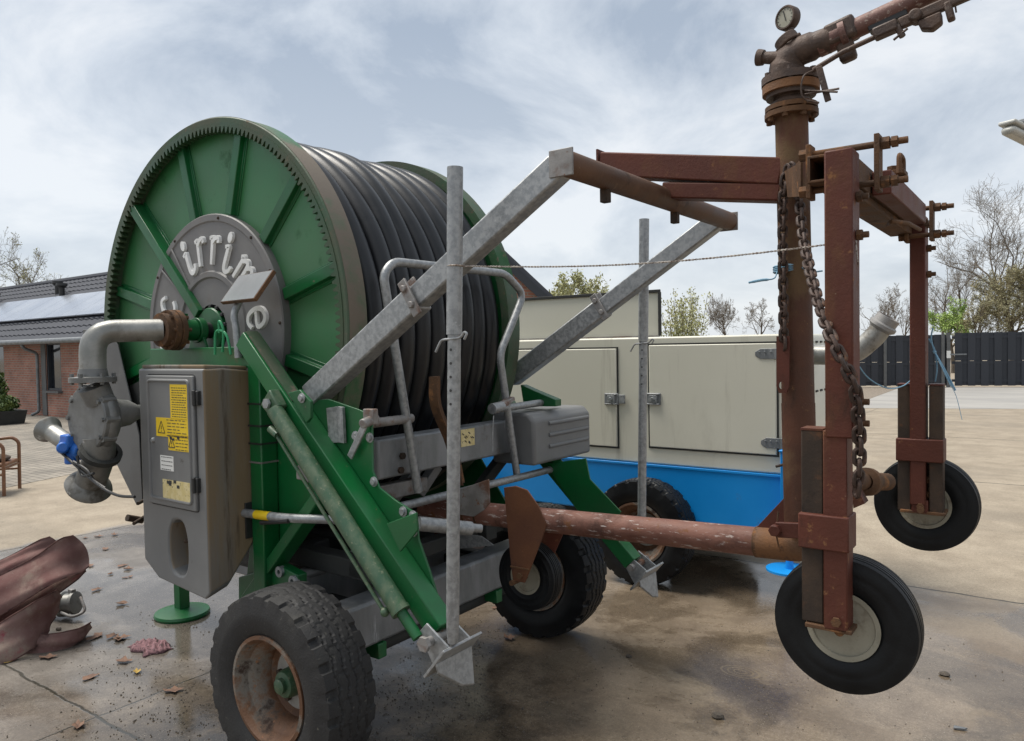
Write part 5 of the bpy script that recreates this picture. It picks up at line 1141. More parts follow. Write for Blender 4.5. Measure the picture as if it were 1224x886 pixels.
# long carrying tube
t0, t1 = at(507, 607, v=SC), at(948, 652, v=SC)
td = (t1 - t0).normalized()
mb = MB(); mb.tube([t0, t1], .054, 28); tub = part(mb, 'main_tube', M['rust_pipe'], ct)
mb = MB()
for q in (.125, .16, .20): c = t0 + (t1 - t0) * q; mb.lathe([(.053, -.005), (.0575, -.004), (.0575, .004), (.053, .005)], c, td, 28, closed=True)
mb.lathe([(.053, -.01), (.058, -.006), (.058, .006), (.053, .01)], t0.lerp(t1, .93), td, 28, closed=True); part(mb, 'weld_ring', M['rust_brown'], tub)
eb = at(957, 640, v=SC); mb = MB(); mb.tube(fillet([t0.lerp(t1, .93), t1 + td * .045, t1 + td * .05 + md * .10], .09, 6), .058, 26); part(mb, 'tube_elbow', M['rust_orange'], tub)
# mast
mb = MB(); mb.tube([mbm + md * .06, mbm + (mt - mbm) * .335], .058, 28); mb.tube([mbm + (mt - mbm) * .33, mt + md * .02], .0565, 28); ms_ = part(mb, 'mast', M['rust_mast'], ct)
gz = [at(x, y, v=SC) for x, y in ((886, 650), (948, 584), (950, 622), (940, 646))]
mb = MB(); mb.prism([p + Vector((0, -.006, 0)) for p in gz], (0, .012, 0)); part(mb, 'gusset', M['rust'], ct, bev=.002)
bm0, bm1 = at(928, 633, v=SC - .075), at(962, 634, v=SC - .075)
mb = MB(); mb.bar(bm0, bm1 + Vector((.02, 0, 0)), .02, .055, (0, 0, 1)); mb.bolt(bm0 + Vector((0, .0, 0)), (0, -1, 0), .022, .03); part(mb, 'stub_bracket', M['rust'], ct, bev=.003)
mb = MB(); mb.tube([at(930, 612, v=SC - .07), at(928, 640, v=SC - .08), at(932, 660, v=SC - .07)], .003, 6); part(mb, 'tie_wire', M['rust_brown'], ct)
# flanges below the gun
def flange(mb, c, r, h, n=8, br_=.011):
    mb.lathe([(.03, 0), (r, 0), (r, h), (.03, h)], c, md, 36, closed=True)
    e1 = md.orthogonal().normalized(); e2 = md.cross(e1)
    for i in range(n): a = i * 2 * math.pi / n; mb.bolt(c + (e1 * math.cos(a) + e2 * math.sin(a)) * (r - br_ * 1.2) - md * .012, md, br_, h + .024)
pxl = lambda y: mt + md * ((at(946, y, v=SC).z - mt.z))
mb = MB(); flange(mb, pxl(141), .092, .018); flange(mb, pxl(133), .090, .016, 0); part(mb, 'mast_flange', M['rust_brown'], ms_)
mb = MB(); mb.tube([pxl(130), pxl(122), pxl(118), pxl(112)], [.062, .066, .058, .060], 28); part(mb, 'flange_neck', M['gun'], ms_)
mb = MB(); flange(mb, pxl(112), .098, .028, 0); part(mb, 'slew_ring', M['rust_orange'], ms_)
mb = MB(); mb.tube([pxl(117), pxl(112)], .085, 28); flange(mb, pxl(101), .100, .026, 6); part(mb, 'gun_flange', M['gun'], ms_)
# the gun
gq = lambda x, y, k=0: at(x, y, v=SC + k)
gb = [gq(940, 92), gq(942, 78), gq(952, 64), gq(975, 54)]; gd0, gd1 = gq(985, 52), gq(1135, -18)
bdv = (gd1 - gd0).normalized()
mb = MB(); mb.tube(spline(gb + [gq(994, 47)], 6), [.062] * 6 + [.057] * 6 + [.050] * 6 + [.045] * 6 + [.042], 24); gun = part(mb, 'gun_body', M['gun'], ct)
mb = MB(); mb.tube([gd0 - bdv * .02, gd0 + bdv * .06, gd0 + bdv * .062, gd1 + bdv * .35], [.041, .041, .034, .029], 24); mb.lathe([(.032, .055), (.049, .058), (.049, .078), (.032, .082)], gd0, bdv, 24, closed=True); brl = part(mb, 'gun_barrel', M['barrel'], gun)
mb = MB(); mb.tube([gd1 + bdv * .34, gd1 + bdv * .40, gd1 + bdv * .46], [.040, .042, .026], 20); part(mb, 'nozzle', M['gun'], gun)
dn = Vector((bdv.z, 0, -bdv.x)); dn = dn if dn.z < 0 else -dn
mb = MB(); c = gd0 + bdv * .062; mb.box(c + dn * .06, (.055, .045, .075), Matrix((bdv, Vector((0, 1, 0)), dn)).transposed()); mb.box(c - dn * .008, (.10, .076, .076), Matrix((bdv, Vector((0, 1, 0)), dn)).transposed()); part(mb, 'barrel_clamp', M['gun'], gun, bev=.012)
mb = MB(); mb.tube([gq(972, 84, -.05), gq(985, 76, -.05), gq(1008, 62, -.05), gq(1060, 38, -.05)], .0085, 10); part(mb, 'reaction_rod', M['gun'], gun)
ra, rb_ = gq(1055, 38, -.05), gq(1142, 0, -.05); rdv = (rb_ - ra).normalized(); rup = Vector((-rdv.z, 0, rdv.x))
RM = Matrix((rdv, Vector((0, 1, 0)), rup)).transposed()
mb = MB(); mb.box(ra + rdv * .01, (.075, .045, .036), RM); mb.bar(ra + rdv * .05, rb_ + rdv * .05, .026, .036, rup); mb.prism([ra + rdv * .10 - rup * .02 - Vector((0, .02, 0)), ra + rdv * .17 - rup * .02 - Vector((0, .02, 0)), ra + rdv * .165 - rup * .055 - Vector((0, .02, 0)), ra + rdv * .135 - rup * .066 - Vector((0, .02, 0)), ra + rdv * .105 - rup * .05 - Vector((0, .02, 0))], (0, .04, 0)); mb.box(ra + rdv * .19 - rup * .028, (.022, .035, .060), RM); mb.box(ra + rdv * .30 - rup * .01, (.055, .04, .038), RM); mb.tube([ra + rdv * .10 + Vector((0, -.03, 0)), ra + rdv * .10 + Vector((0, .03, 0))], .02, 14)
part(mb, 'swing_arm', M['gun'], gun, bev=.006)
mb = MB(); mb.box(gq(1062, 27), (.12, .05, .02), RM); part(mb, 'arm_pad', M['black'], gun, bev=.003)
mb = MB(); mb.tube([gq(1072, 31, -.06), gq(1079, 44, -.06)], .010, 8); mb.tube([gq(1068, 48, -.065), gq(1085, 34, -.065)], .004, 6); mb.tube([gq(1142, 8, -.05), gq(1143, 15, -.05)], .003, 6); part(mb, 'arm_screw', M['gun'], gun)
mb = MB(); mb.bar(gq(979, 80, -.07), gq(990, 121, -.07), .012, .020, (1, 0, 0)); part(mb, 'trip_lever', M['gun'], gun, bev=.002)
mb = MB(); mb.tube([gq(962, 113, -.075), gq(1003, 106, -.085)], .0038, 6); mb.tube([gq(962, 108.5, -.075), gq(1001, 110, -.09)], .0038, 6); mb.tube(spline([gq(966, 122, -.09), gq(958, 112, -.10), gq(960, 92, -.10), gq(972, 84, -.06)], 5), .0032, 6); mb.tube([gq(964, 120, -.08), gq(979, 123, -.08)], .0038, 6); part(mb, 'trip_wire', M['gun'], gun)
mb = MB(); mb.tube([gq(951, 70, -.02), gq(906, 69, -.02)], [.026, .020], 18); nd_ = (gq(906, 69) - gq(951, 70)).normalized(); mb.lathe([(.013, -.02), (.027, -.015), (.029, .0), (.029, .008), (.015, .010), (.013, -.01)], gq(908, 69, -.02), nd_, 20, closed=True); mb.bolt(gq(930, 66, -.02), (0, 0, 1), .008, .018); part(mb, 'side_nozzle', M['gun'], gun)
mb = MB(); mb.prism([gq(950, 71, -.035), gq(912, 67, -.03), gq(930, 70, -.03)], (0, .01, 0)); part(mb, 'web_plate', M['gun'], gun)
mb = MB(); mb.lathe([(.025, -.016), (.042, -.016), (.042, .016), (.025, .016)], gq(941, 50, -.01), (gq(941, 50) - gq(950, 62)).normalized(), 20, closed=True); mb.tube([gq(933, 54, -.01), gq(957, 41, -.02)], .009, 8); part(mb, 'top_clamp', M['gun'], gun, bev=.004)
gc = gq(941, 22); gn = (CAM - to_world(gc)); gn = Vector((gn.dot(BX), gn.dot(AX), 0)).normalized(); gn = (gn + Vector((-.75, -.25, 0))).normalized()
mb = MB(); mb.tube([gq(946, 47), gq(945, 34)], .012, 12); mb.lathe([(0, -.022), (.040, -.022), (.043, -.018), (.043, .012), (.040, .016), (.035, .016), (.034, .010), (0, .010)], gc, gn, 32); gg = part(mb, 'pressure_gauge', M['gun'], gun)
mb = MB(); mb.lathe([(0, .0125), (.0335, .0125), (.0335, .010)], gc, gn, 28); part(mb, 'gauge_face', M['gauge'], gg)
mb = MB(); e1 = Vector((0, 0, 1)); e2 = gn.cross(e1).normalized(); mb.bar(gc + gn * .014 - e1 * .012 - e2 * .004, gc + gn * .014 + e1 * .024 + e2 * .006, .003, .002, gn)
for i in range(11): a = R_(-130 + 26 * i); p = e1 * math.cos(a) + e2 * math.sin(a); mb.bar(gc + gn * .0135 + p * .026, gc + gn * .0135 + p * .031, .0016, .001, gn)
part(mb, 'gauge_marks', M['ink'], gg, smooth=False)

# rear carrying beams
def beam_px(a, b, v, h, wd, name):
    p, q = at(*a, v=v), at(*b, v=v); mb = MB(); n_ = (q - p).normalized(); mb.bar(p, q, wd, h, Vector((-n_.z, 0, n_.x))); return part(mb, name, M['rust'], ct, bev=.006)
hU = (at(830, 188, v=SC).z - at(830, 219, v=SC).z); hL = (at(860, 219.5, v=SC).z - at(860, 239.5, v=SC).z)
ub_ = beam_px((722, 198), (938, 207), SC, hU * .96, .095, 'lift_beam')
beam_px((796, 229), (936, 232), SC, hL * .96, .090, 'lift_beam')
mb = MB(); mb.box(at(722.5, 198, v=SC) + Vector((-.006, 0, .004)), (.008, .105, hU * 1.1)); part(mb, 'end_plate', M['rust'], ub_)
# cross beam carrying the legs
NV, FVc = .035, 1.22
cbu0, cbu1 = at(963, 205, v=NV).x, at(1008, 205, v=NV).x
cz1, cz0 = at(985, 184, v=NV).z, at(985, 217, v=NV).z
cu = (cbu0 + cbu1) / 2; cw = .115; ch_ = cz1 - cz0
mb = MB(); uL, uR = cbu0 + .004, cbu0 + .004 + cw; tk = .008
for c, s in (((uL + tk / 2, 0, 0), (tk, 0, ch_)), ((uR - tk / 2, 0, 0), (tk, 0, ch_)), (((uL + uR) / 2, 0, ch_ / 2 - tk / 2), (cw - 2 * tk, 0, tk)), (((uL + uR) / 2, 0, -ch_ / 2 + tk / 2), (cw - 2 * tk, 0, tk))):
    mb.box((c[0], (NV + FVc + .05) / 2, (cz0 + cz1) / 2 + c[2]), (s[0], FVc + .05 - NV, s[2]))
part(mb, 'cross_beam', M['rust_brown'], ct, bev=.002)
mb = MB(); mb.box(((uL + uR) / 2 + .01, (NV + FVc) / 2 + .06, cz0 - .016), (cw * .7, FVc - NV - .16, .028)); part(mb, 'lower_rail', M['rust_brown'], ct, bev=.003)
mb = MB(); mb.box((uR + .032, (NV + .28 + FVc - .16) / 2, (cz0 + cz1) / 2 - .01), (.055, FVc - .16 - NV - .28, ch_ * .95)); part(mb, 'outer_beam', M['rust'], ct, bev=.004)
# clamp plates and long bolts round mast and beam
def clampset(v, u0, u1, z0, z1):
    for u in (u0, u1):
        mb = MB(); mb.box((u, v, (z0 + z1) / 2), (.014, .055, z1 - z0)); part(mb, 'clamp_plate', M['rust_brown'], ct, bev=.002)
    for z in (z0 + .025, z1 - .025):
        mb = MB(); mb.tube([(u0 - .03, v, z), (u1 + .075, v, z)], .0095, 10); mb.bolt((u0 - .03, v, z), (1, 0, 0), .018, .022); mb.bolt((u1 + .008, v, z), (1, 0, 0), .018, .022); mb.bolt((u1 + .034, v, z), (1, 0, 0), .016, .016); part(mb, 'clamp_bolt', M['rust_brown'], ct)
clampset(NV + .07, uL - .008, uR + .060, cz0 - .035, cz1 + .045)
clampset(FVc - .06, uR - .02, uR + .068, cz0 - .065, cz1 + .012)
mb = MB(); mb.box((uR + .035, .52, cz1 + .012), (.07, .075, .014)); mb.bolt((uR + .03, .52, cz1 + .018), (0, 0, 1), .018, .02); part(mb, 'clamp_plate', M['rust_brown'], ct, bev=.002)
mb = MB(); mb.prism([at(937, 205, v=SC - .07), at(950, 198, v=NV + .15), at(957, 190, v=NV + .12), at(957, 235, v=NV + .12), at(940, 236, v=SC - .07)], (.006, .004, 0)); part(mb, 'mast_bracket', M['rust_brown'], ct)
mb = MB(); mb.tube(fillet([(uR + .06, .45, cz1 + .0), (uR + .06, .45, cz1 + .06), (uR + .06, .53, cz1 + .06), (uR + .06, .53, cz1)], .02, 4), .008, 8); part(mb, 'lifting_eye', M['rust_brown'], ct)
mb = MB(); mb.tube(fillet([(uR, .62, cz0 - .06), (uR + .03, .50, cz0 - .065), (uR + .06, .62, cz0 - .06), (uR + .06, .9, cz0 - .05)], .03, 4), .007, 8); part(mb, 'drop_hook', M['rust_brown'], ct)
# legs: red telescopic box tubes with dark sliding tubes and cross bands
def leg(v, x0, x1, ytop, ysplit, ybot, xs0, xs1, ysd0, ysd1, yb0, yb1, lower_w, side):
    a, b = at(x0, ytop, v=v), at(x1, ytop, v=v); u = (a.x + b.x) / 2; wd = b.x - a.x
    zt, zs, zb = at((x0 + x1) / 2, ytop, v=v).z, at((x0 + x1) / 2, ysplit, v=v).z, at((x0 + x1) / 2, ybot, v=v).z
    mb = MB(); mb.box((u, v + .045, (zt + zs) / 2), (wd, .09, zt - zs)); lg = part(mb, 'leg', M['rust'], ct, bev=.005)
    lc = (at(xs0, 600, v=v).x + at(xs1, 600, v=v).x) / 2; lw = at(xs1, 600, v=v).x - at(xs0, 600, v=v).x
    mb = MB(); mb.box((lc, v + .044, (zs + zb) / 2 + .01), (lw, .078, zs - zb + .02)); lw_ = part(mb, 'leg_extension', M['rust'], lg, bev=.004)
    zd0, zd1 = at(lc and (x0 + x1) / 2, ysd0, v=v).z, at((x0 + x1) / 2, ysd1, v=v).z
    us = []
    for s in side:
        ud = lc + s * (lw / 2 + lower_w / 2 + .002); us.append(ud); mb = MB(); mb.box((ud, v + .050, (zd0 + zd1) / 2), (lower_w, .070, zd0 - zd1)); part(mb, 'sliding_tube', M['dark_tube'], lg, bev=.004)
        mb = MB(); mb.box((ud, v + .050, zd0 + .003), (lower_w + .002, .072, .006)); part(mb, 'tube_cap', M['rust'], lg)
    zb0, zb1 = at((x0 + x1) / 2, yb0, v=v).z, at((x0 + x1) / 2, yb1, v=v).z
    uu0, uu1 = min(us + [lc - lw / 2 - .004]) - lower_w / 2 * (-1 in side) - .004, max(us + [lc + lw / 2]) + (lower_w / 2 + .004 if 1 in side else .006)
    mb = MB(); mb.box(((uu0 + uu1) / 2, v + .045, (zb0 + zb1) / 2), (uu1 - uu0, .100, zb0 - zb1)); part(mb, 'cross_band', M['rust'], lg, bev=.004)
    mb = MB(); mb.box(((uu0 + uu1) / 2 + .01, v + .06, zb + .004), (uu1 - uu0 - .01, .11, .012)); part(mb, 'foot_plate', M['rust_brown'], lg, bev=.002)
    c = Vector((lc + .003, v + .004, zb + .03)); mb = MB(); mb.bolt(c, (0, -1, 0), .014, .010); mb.tube([c + Vector((0, -.001, 0)), c + Vector((0, .09, 0))], .010, 10); part(mb, 'axle_bolt', M['rust_brown'], lg)
    mb = MB()
    for z in (zt - .13, zt - .235, zs + .10, zs + .04): mb.tube([(u + wd / 2 - .01, v + .045, z), (u + wd / 2 + .032, v + .045, z)], .009, 10); mb.bolt((u + wd / 2 + .002, v + .045, z), (1, 0, 0), .016, .014)
    part(mb, 'clamp_screw', M['rust_brown'], lg)
    return lg, lc, zb
NL = leg(NV - .055, 984.5, 1019, 178, 524, 757, 983, 1012, 517, 752, 618, 660, .060, (-1,))
FL = leg(FVc - .02, 1087, 1106, 258, 604, 614, 1089, 1109, 461, 613, 525, 552, .050, (-1, 1))
mb = MB(); q0 = at(1086, 258, v=FVc - .02); mb.prism([Vector((q0.x, FVc - .02, q0.z)), Vector((uR + .02, FVc - .02, cz0)), Vector((q0.x + .075, FVc - .02, cz0)), Vector((q0.x + .068, FVc - .02, q0.z - .02))], (0, .07, 0)); part(mb, 'leg_bracket', M['rust_brown'], ct, bev=.003)
# wheels
def cart_wheel2(c, R, W):
    rr = R * .455; c = Vector(c); W2 = W * .44
    mb = MB(); mb.lathe([(rr + .008, W2), (rr + .010, W2 + .007), (rr - .004, W2 + .006), (rr - .010, W2 - .010), (rr - .012, W2 - .034), (rr - .019, W2 - .036), (rr - .022, W2 - .024), (rr - .029, W2 - .024), (rr - .033, W2 - .052), (rr - .047, W2 - .056), (rr - .050, W2 - .046), (.040, W2 - .046), (.037, W2 - .058), (.030, W2 - .020), (.018, W2 - .012), (.0, W2 - .012), (.0, -W2), (rr, -W2)], c, (0, -1, 0), 48)
    wh = part(mb, 'wheel', M['rim_cream'], ct, ang=30)
    part(off(tyre_mesh(R, W, rr, 'rib'), c), 'tyre', M['tyre_dark'], wh, ang=30)
    return wh
w1, w2 = at(1012, 743, v=.10), at(1107, 601, v=FVc + .14)
cart_wheel2(w1, .200, .098); cart_wheel2(w2, .200, .098)
for w_, lv in ((w1, NV), (w2, FVc)):
    mb = MB(); mb.tube([(w_.x, lv - .03, w_.z), (w_.x, w_.y + .06, w_.z)], .014, 12); part(mb, 'wheel_axle', M['rust_brown'], ct)
w3 = at(634, 687, v=SC + .075); cart_wheel2(w3, .160, .085)
mb = MB(); mb.tube([(w3.x, SC - .08, w3.z), (w3.x, w3.y + .05, w3.z)], .012, 12); part(mb, 'wheel_axle', M['rust_brown'], ct)
fk = [at(x, y, v=SC - .062) for x, y in ((602, 583), (616, 581), (630, 586), (644, 606), (653, 628), (650, 637), (633, 682), (627, 697), (613, 694), (611, 680))]
mb = MB(); mb.prism(fk, (0, .008, 0)); fp = part(mb, 'fork_plate', mat('brown_red_plate', (.145, .062, .030), (.105, .045, .026), 3, (.5, .7), bump=.12, bscale=90, spec=.25, spots=[((.085, .04, .03), 7, .58, .72), ((.30, .13, .06), 20, .62, .72)]), ct, bev=.002)
mb = MB(); q = at(622, 688, v=SC - .062); mb.bolt(q, (0, -1, 0), .014, .012); part(mb, 'fork_bolt', M['rust_brown'], fp); mb = MB(); mb.bar(fk[-1] + Vector((0, -.004, .012)), fk[-4] + Vector((0, -.004, .004)), .006, .006, (0, 1, 0)); part(mb, 'fork_weld', M['rust_brown'], fp)
mb = MB(); mb.prism([Vector((p.x, p.y + .175, min(p.z, t0.z - .035))) for p in fk[5:] + fk[:1]] , (0, .008, 0)); part(mb, 'fork_plate', M['rust'], ct, bev=.002)
mb = MB(); mb.tube(fillet([Vector((at(958, 585, v=SC).x, SC, at(1015, 575, v=.60).z)), at(1015, 575, v=.60), at(1060, 576, v=1.0)], .06, 4), .034, 16); mb.lathe([(.03, -.03), (.052, -.02), (.052, .02), (.03, .03)], at(1036, 576, v=.75), (at(1060, 576, v=1.0) - at(1015, 575, v=.55)).normalized(), 20, closed=True); part(mb, 'hose_stub', M['rust_brown'], ct)
mb = MB(); mb.prism([at(x, y, v=.60) for x, y in ((1018, 584), (1026, 588), (1034, 602), (1020, 608))], (0, .06, 0)); part(mb, 'hanger', M['rust'], ct)

# ---- chain: two strands hooked over the mast bracket
def chain(name, label, pts, mt_='chain', plate=None):
    P = spline(pts, 24); Ls = [0]
    for i in range(1, len(P)): Ls.append(Ls[-1] + (P[i] - P[i - 1]).length)
    pitch = .0302; n = int(Ls[-1] / pitch)
    ro = root(name, label, 'chain', P[0])
    hl, hw, wr = .0232, .0128, .0063; loop = []
    for k in range(20):
        a = 2 * math.pi * k / 20; x, z = hw * math.cos(a), (hw * math.sin(a)); z += math.copysign(hl - hw, math.sin(a)) if abs(math.sin(a)) > 1e-6 else 0
        loop.append(Vector((x, 0, z)))
    lk = MB(); ns = 7; vs = []; fs = []
    for k in range(20):
        t = (loop[(k + 1) % 20] - loop[k - 1]).normalized(); nr = Vector((0, 1, 0)); bn = t.cross(nr)
        for j in range(ns): g = 2 * math.pi * j / ns; vs.append(loop[k] + (nr * math.cos(g) + bn * math.sin(g)) * wr)
    for k in range(20):
        for j in range(ns): fs.append((k * ns + j, k * ns + (j + 1) % ns, (k + 1) % 20 * ns + (j + 1) % ns, (k + 1) % 20 * ns + j))
    lk.add(vs, fs); me = lk.mesh('link'); me.materials.append(M[mt_])
    rn_ = random.Random(2)
    for i in range(n + 1):
        s = (i + .5) * pitch; k = max(j for j in range(len(Ls)) if Ls[j] <= s) if s < Ls[-1] else len(Ls) - 2; k = min(k, len(P) - 2)
        c = P[k].lerp(P[k + 1], (s - Ls[k]) / max(Ls[k + 1] - Ls[k], 1e-6)); z = (P[k] - P[k + 1]).normalized()
        vw = to_frame(CAM) - c; vw.z = 0; vw.normalize(); y = (vw - z * vw.dot(z)).normalized(); x = y.cross(z)
        a = (0 if i % 2 else math.pi / 2) + .35 + rn_.gauss(0, .14); x2 = x * math.cos(a) + y * math.sin(a); y2 = z.cross(x2)
        Mx = Matrix((x2, y2, z)).transposed().to_4x4(); Mx.translation = c - BASE[ro.name]
        o = bpy.data.objects.new('link', me); COL.objects.link(o); o.parent = ro; o.matrix_local = Mx
    return ro
def st(q): return at(q[0], q[1], v=q[2])
c1 = chain('chain', 'short strand of rusty chain hanging down the mast to a holed plate', [st(q) for q in ((941, 200, SC - .085), (936, 240, SC - .085), (936, 330, SC - .08), (937, 412, SC - .08))])
pl_ = [at(x, y, v=SC - .085) for x, y in ((928, 402), (943, 402), (943, 462), (940, 470), (931, 470), (928, 462))]
hc_ = at(934, 461, v=SC - .085); hole = [hc_ + Vector((.011 * math.cos(t), 0, .014 * math.sin(t))) for t in [2 * math.pi * i / 16 for i in range(16)]]
bm = bmesh.new(); ov = [bm.verts.new(p) for p in pl_]; iv = [bm.verts.new(p) for p in hole]
ed = [bm.edges.new((L_[i], L_[(i + 1) % len(L_)])) for L_ in (ov, iv) for i in range(len(L_))]
bmesh.ops.triangle_fill(bm, edges=ed, use_beauty=True, normal=(0, -1, 0)); bm.verts.index_update()
fr_v = [v.co.copy() for v in bm.verts]; ff_ = [[v.index for v in f.verts] for f in bm.faces]; bm.free(); dv = Vector((0, .010, 0)); mb = MB()
mb.add(fr_v, ff_); mb.add([p + dv for p in fr_v], ff_); mb.loft([pl_, [p + dv for p in pl_]], False, False); mb.loft([hole, [p + dv for p in hole]], False, False)
part(mb, 'holed_plate', M['rust'], c1, smooth=False)
chain('chain', 'long strand of rusty chain slanting from the mast across the near cart leg', [st(q) for q in ((946, 198, SC - .09), (955, 238, SC - .10), (961, 290, .36), (975, 350, .12), (992, 400, -.06), (1012, 440, -.085), (1023, 470, -.07), (1027, 520, -.03), (1027, 560, -.02), (1024, 590, -.01))])

# ---- cord and blue ropes
mb = MB(); pa, pb_ = at(545, 318, v=PV), at(1023, 288, v=NV - .02)
P = [pa.lerp(pb_, t / 60) - Vector((0, 0, .028 * math.sin(math.pi * t / 60))) for t in range(61)]
dv_ = (pb_ - pa).normalized(); e1 = dv_.orthogonal().normalized(); e2 = dv_.cross(e1); n_ = 420
for ph in (0, math.pi): mb.tube([pa.lerp(pb_, i / n_) - Vector((0, 0, .028 * math.sin(math.pi * i / n_))) + (e1 * math.cos(i * .9 + ph) + e2 * math.sin(i * .9 + ph)) * .0016 for i in range(n_ + 1)], .0016, 4, cap=False)
mb.tube([pb_, at(1024, 300, v=NV - .03), at(1026, 318, v=NV - .03)], .0022, 5); mb.lathe([(.026, -.003), (.031, 0), (.026, .003)], pa, (0, 0, 1), 18, closed=True)
cr = solo(mb, 'cord', M['cord'], (pa.x, pa.y, pa.z), 'thin twisted cord stretched from the near galvanised pole to the near cart leg', 'cord', recalc=False)
rc = at(945, 322, v=SC); mb = MB()
for k in range(4): mb.lathe([(.058, .0), (.062, .004), (.058, .008)], rc + md * (.0062 * k - .012), md, 24, closed=True)
mb.tube(spline([rc + Vector((-.03, -.06, -.01)), at(925, 333, v=SC - .09), at(910, 335, v=SC - .10), at(895, 338, v=SC - .10)], 5), [.0025] * 8 + [.0050] * 6 + [.004] * 2, 6); mb.tube(spline([rc + Vector((.05, -.04, 0)), at(970, 325, v=SC - .07), at(983, 324, v=SC - .05)], 4), .003, 6)
solo(mb, 'rope', M['blue_rope'], tuple(rc), 'faded blue rope wound round the rusty mast with a loose end', 'rope')
mb = MB(); FR = FVc + .03
kn = at(1117, 421, v=FR); mb.tube(spline([at(1110, 405, v=FR), at(1117, 418, v=FR), at(1120, 440, v=FR - .01), at(1118, 456, v=FR)], 5), .003, 6)
mb.ball(kn, .008, 8); mb.tube(spline([kn, at(1128, 440, v=FR - .02), at(1136, 455, v=FR - .02), at(1142, 467, v=FR - .02)], 5), .0038, 6); mb.tube(spline([kn, at(1125, 437, v=FR - .03), at(1135, 458, v=FR - .03), at(1143, 474, v=FR - .03), at(1150, 502, v=FR - .03)], 5), [.003] * 12 + [.0012] * 9, 5); mb.tube(spline([kn, at(1113, 405, v=FR), at(1115, 392, v=FR)], 4), .003, 5)
solo(mb, 'rope', M['blue_rope'], tuple(kn), 'frayed blue rope knotted to the far cart leg in front of the fence', 'rope')
mb = MB(); mb.tube(spline([at(1023, 432, v=.9), at(1038, 452, v=1.0), at(1060, 464, v=1.15), at(1078, 462, v=1.2), at(1090, 454, v=1.22)], 6), .0026, 6)
solo(mb, 'rope', M['blue_rope'], tuple(at(1050, 458, v=1.05)), 'thin blue rope sagging between the two cart legs', 'rope')

# ================================================================== THINGS ON THE GROUND
# lay-flat hose folded in a heap
hb_ = at(22, 770, w=0)
fh = root('flat_hose_heap', 'faded red lay flat hose folded in a heap with a metal coupling', 'hose', Vector((hb_.x, hb_.y, 0)))
def ribbon(pts, up, wd, th, seed=1, name='hose_fold', tip=1.0):
    """empty flat hose: soft flattened section of width wd along 'up', pinched at the free end"""
    P = spline(pts, 9); secs = []; n = len(P); r_ = random.Random(seed); ph = [r_.uniform(0, 6) for _ in range(4)]
    for i, p in enumerate(P):
        t = (P[min(i + 1, n - 1)] - P[max(i - 1, 0)]).normalized(); f = i / (n - 1) * (len(up) - 1); k = min(int(f), len(up) - 2); u = Vector(up[k]).lerp(Vector(up[k + 1]), f - k)
        u = (u - t * u.dot(t)).normalized(); s = t.cross(u); sec = []; g = i / (n - 1); e_ = max(.12, min(1, (1 - g) * 9)) if tip else 1
        for j in range(26):
            a = 2 * math.pi * j / 26; x = math.cos(a); y = math.copysign(abs(math.sin(a)) ** 1.4, math.sin(a))
            dent = .010 * math.sin(2.2 * x + ph[0] + g * 5) + .008 * math.sin(g * 9 + ph[1]) * x + .006 * math.sin(6 * x + ph[2] + g * 3) + .003 * math.sin(13 * x + ph[0] + g * 8)
            sec.append(p + u * (wd / 2 * x * (1 + .03 * math.sin(g * 7 + ph[3])) * (1 - .12 * (1 - e_))) + s * (th / 2 * y * e_ + dent) + t * (.035 * (1 - x * x) * (1 - e_)))
        secs.append(sec)
    mb = MB(); mb.loft(secs); rb = part(mb, name, M['flat_hose'], fh, ang=75)
    for j in (0, 13):
        mb = MB(); mb.tube([s_[j] for s_ in secs], .0042, 6); part(mb, 'edge_welt', M['hose_edge'], rb)
    return rb
h = lambda x, y, d: at(x, y, d=d)
UPS = [(-.1, .45, 1), (-.15, .5, 1), (-.2, .6, .9), (-.2, .6, .8)]
# upper fold: runs up to the right, turns over and comes back behind itself
ribbon([h(-90, 752, 4.22), h(-30, 726, 4.28), h(25, 697, 4.36), h(70, 672, 4.44), h(97, 659, 4.52)], UPS, .225, .030, 1)
ribbon([h(-90, 766, 4.30), h(-30, 742, 4.36), h(25, 716, 4.44), h(68, 688, 4.54), h(94, 670, 4.60)], UPS, .20, .030, 6)
ribbon([h(-80, 722, 4.66), h(-20, 694, 4.70), h(30, 668, 4.74), h(64, 654, 4.78)], UPS[:2], .15, .028, 2)
ribbon([h(-90, 812, 4.08), h(-30, 788, 4.14), h(20, 760, 4.24), h(50, 737, 4.36), h(68, 722, 4.48)], UPS, .215, .032, 3)
ribbon([h(-70, 758, 4.42), h(-10, 744, 4.46), h(25, 728, 4.54), h(55, 710, 4.62)], [(-.1, .8, .5), (-.1, .8, .5)], .15, .04, 4)
q = at(30, 774, w=.035); ribbon([q + Vector((-.50, -.30, 0)), q + Vector((-.2, -.12, 0)), q + Vector((.05, .06, 0)), q + Vector((.11, .20, .0)), q + Vector((.04, .32, .01))], [(.1, .5, .6), (.1, .5, .6)], .12, .035, 5)
cp = at(78, 722, w=.09); cdv = (BX * 0 + Vector((.75, .5, .1))).normalized()
mb = MB(); mb.lathe([(.0, -.10), (.062, -.10), (.066, -.04), (.078, -.03), (.080, .0), (.066, .01), (.062, .05), (.072, .055), (.072, .075), (.05, .08), (0, .08)], cp, cdv, 26); cpl = part(mb, 'coupling', M['pipe_old'], fh)
mb = MB(); mb.tube(fillet([cp + Vector((.05, -.05, -.03)), cp + Vector((.14, -.02, -.055)), cp + Vector((.17, .05, -.03)), cp + Vector((.10, .05, .05))], .03, 4), .010, 8); mb.box(cp + Vector((.03, .03, .075)), (.05, .03, .04)); part(mb, 'coupling_lever', M['galv_rust'], cpl, bev=.005)
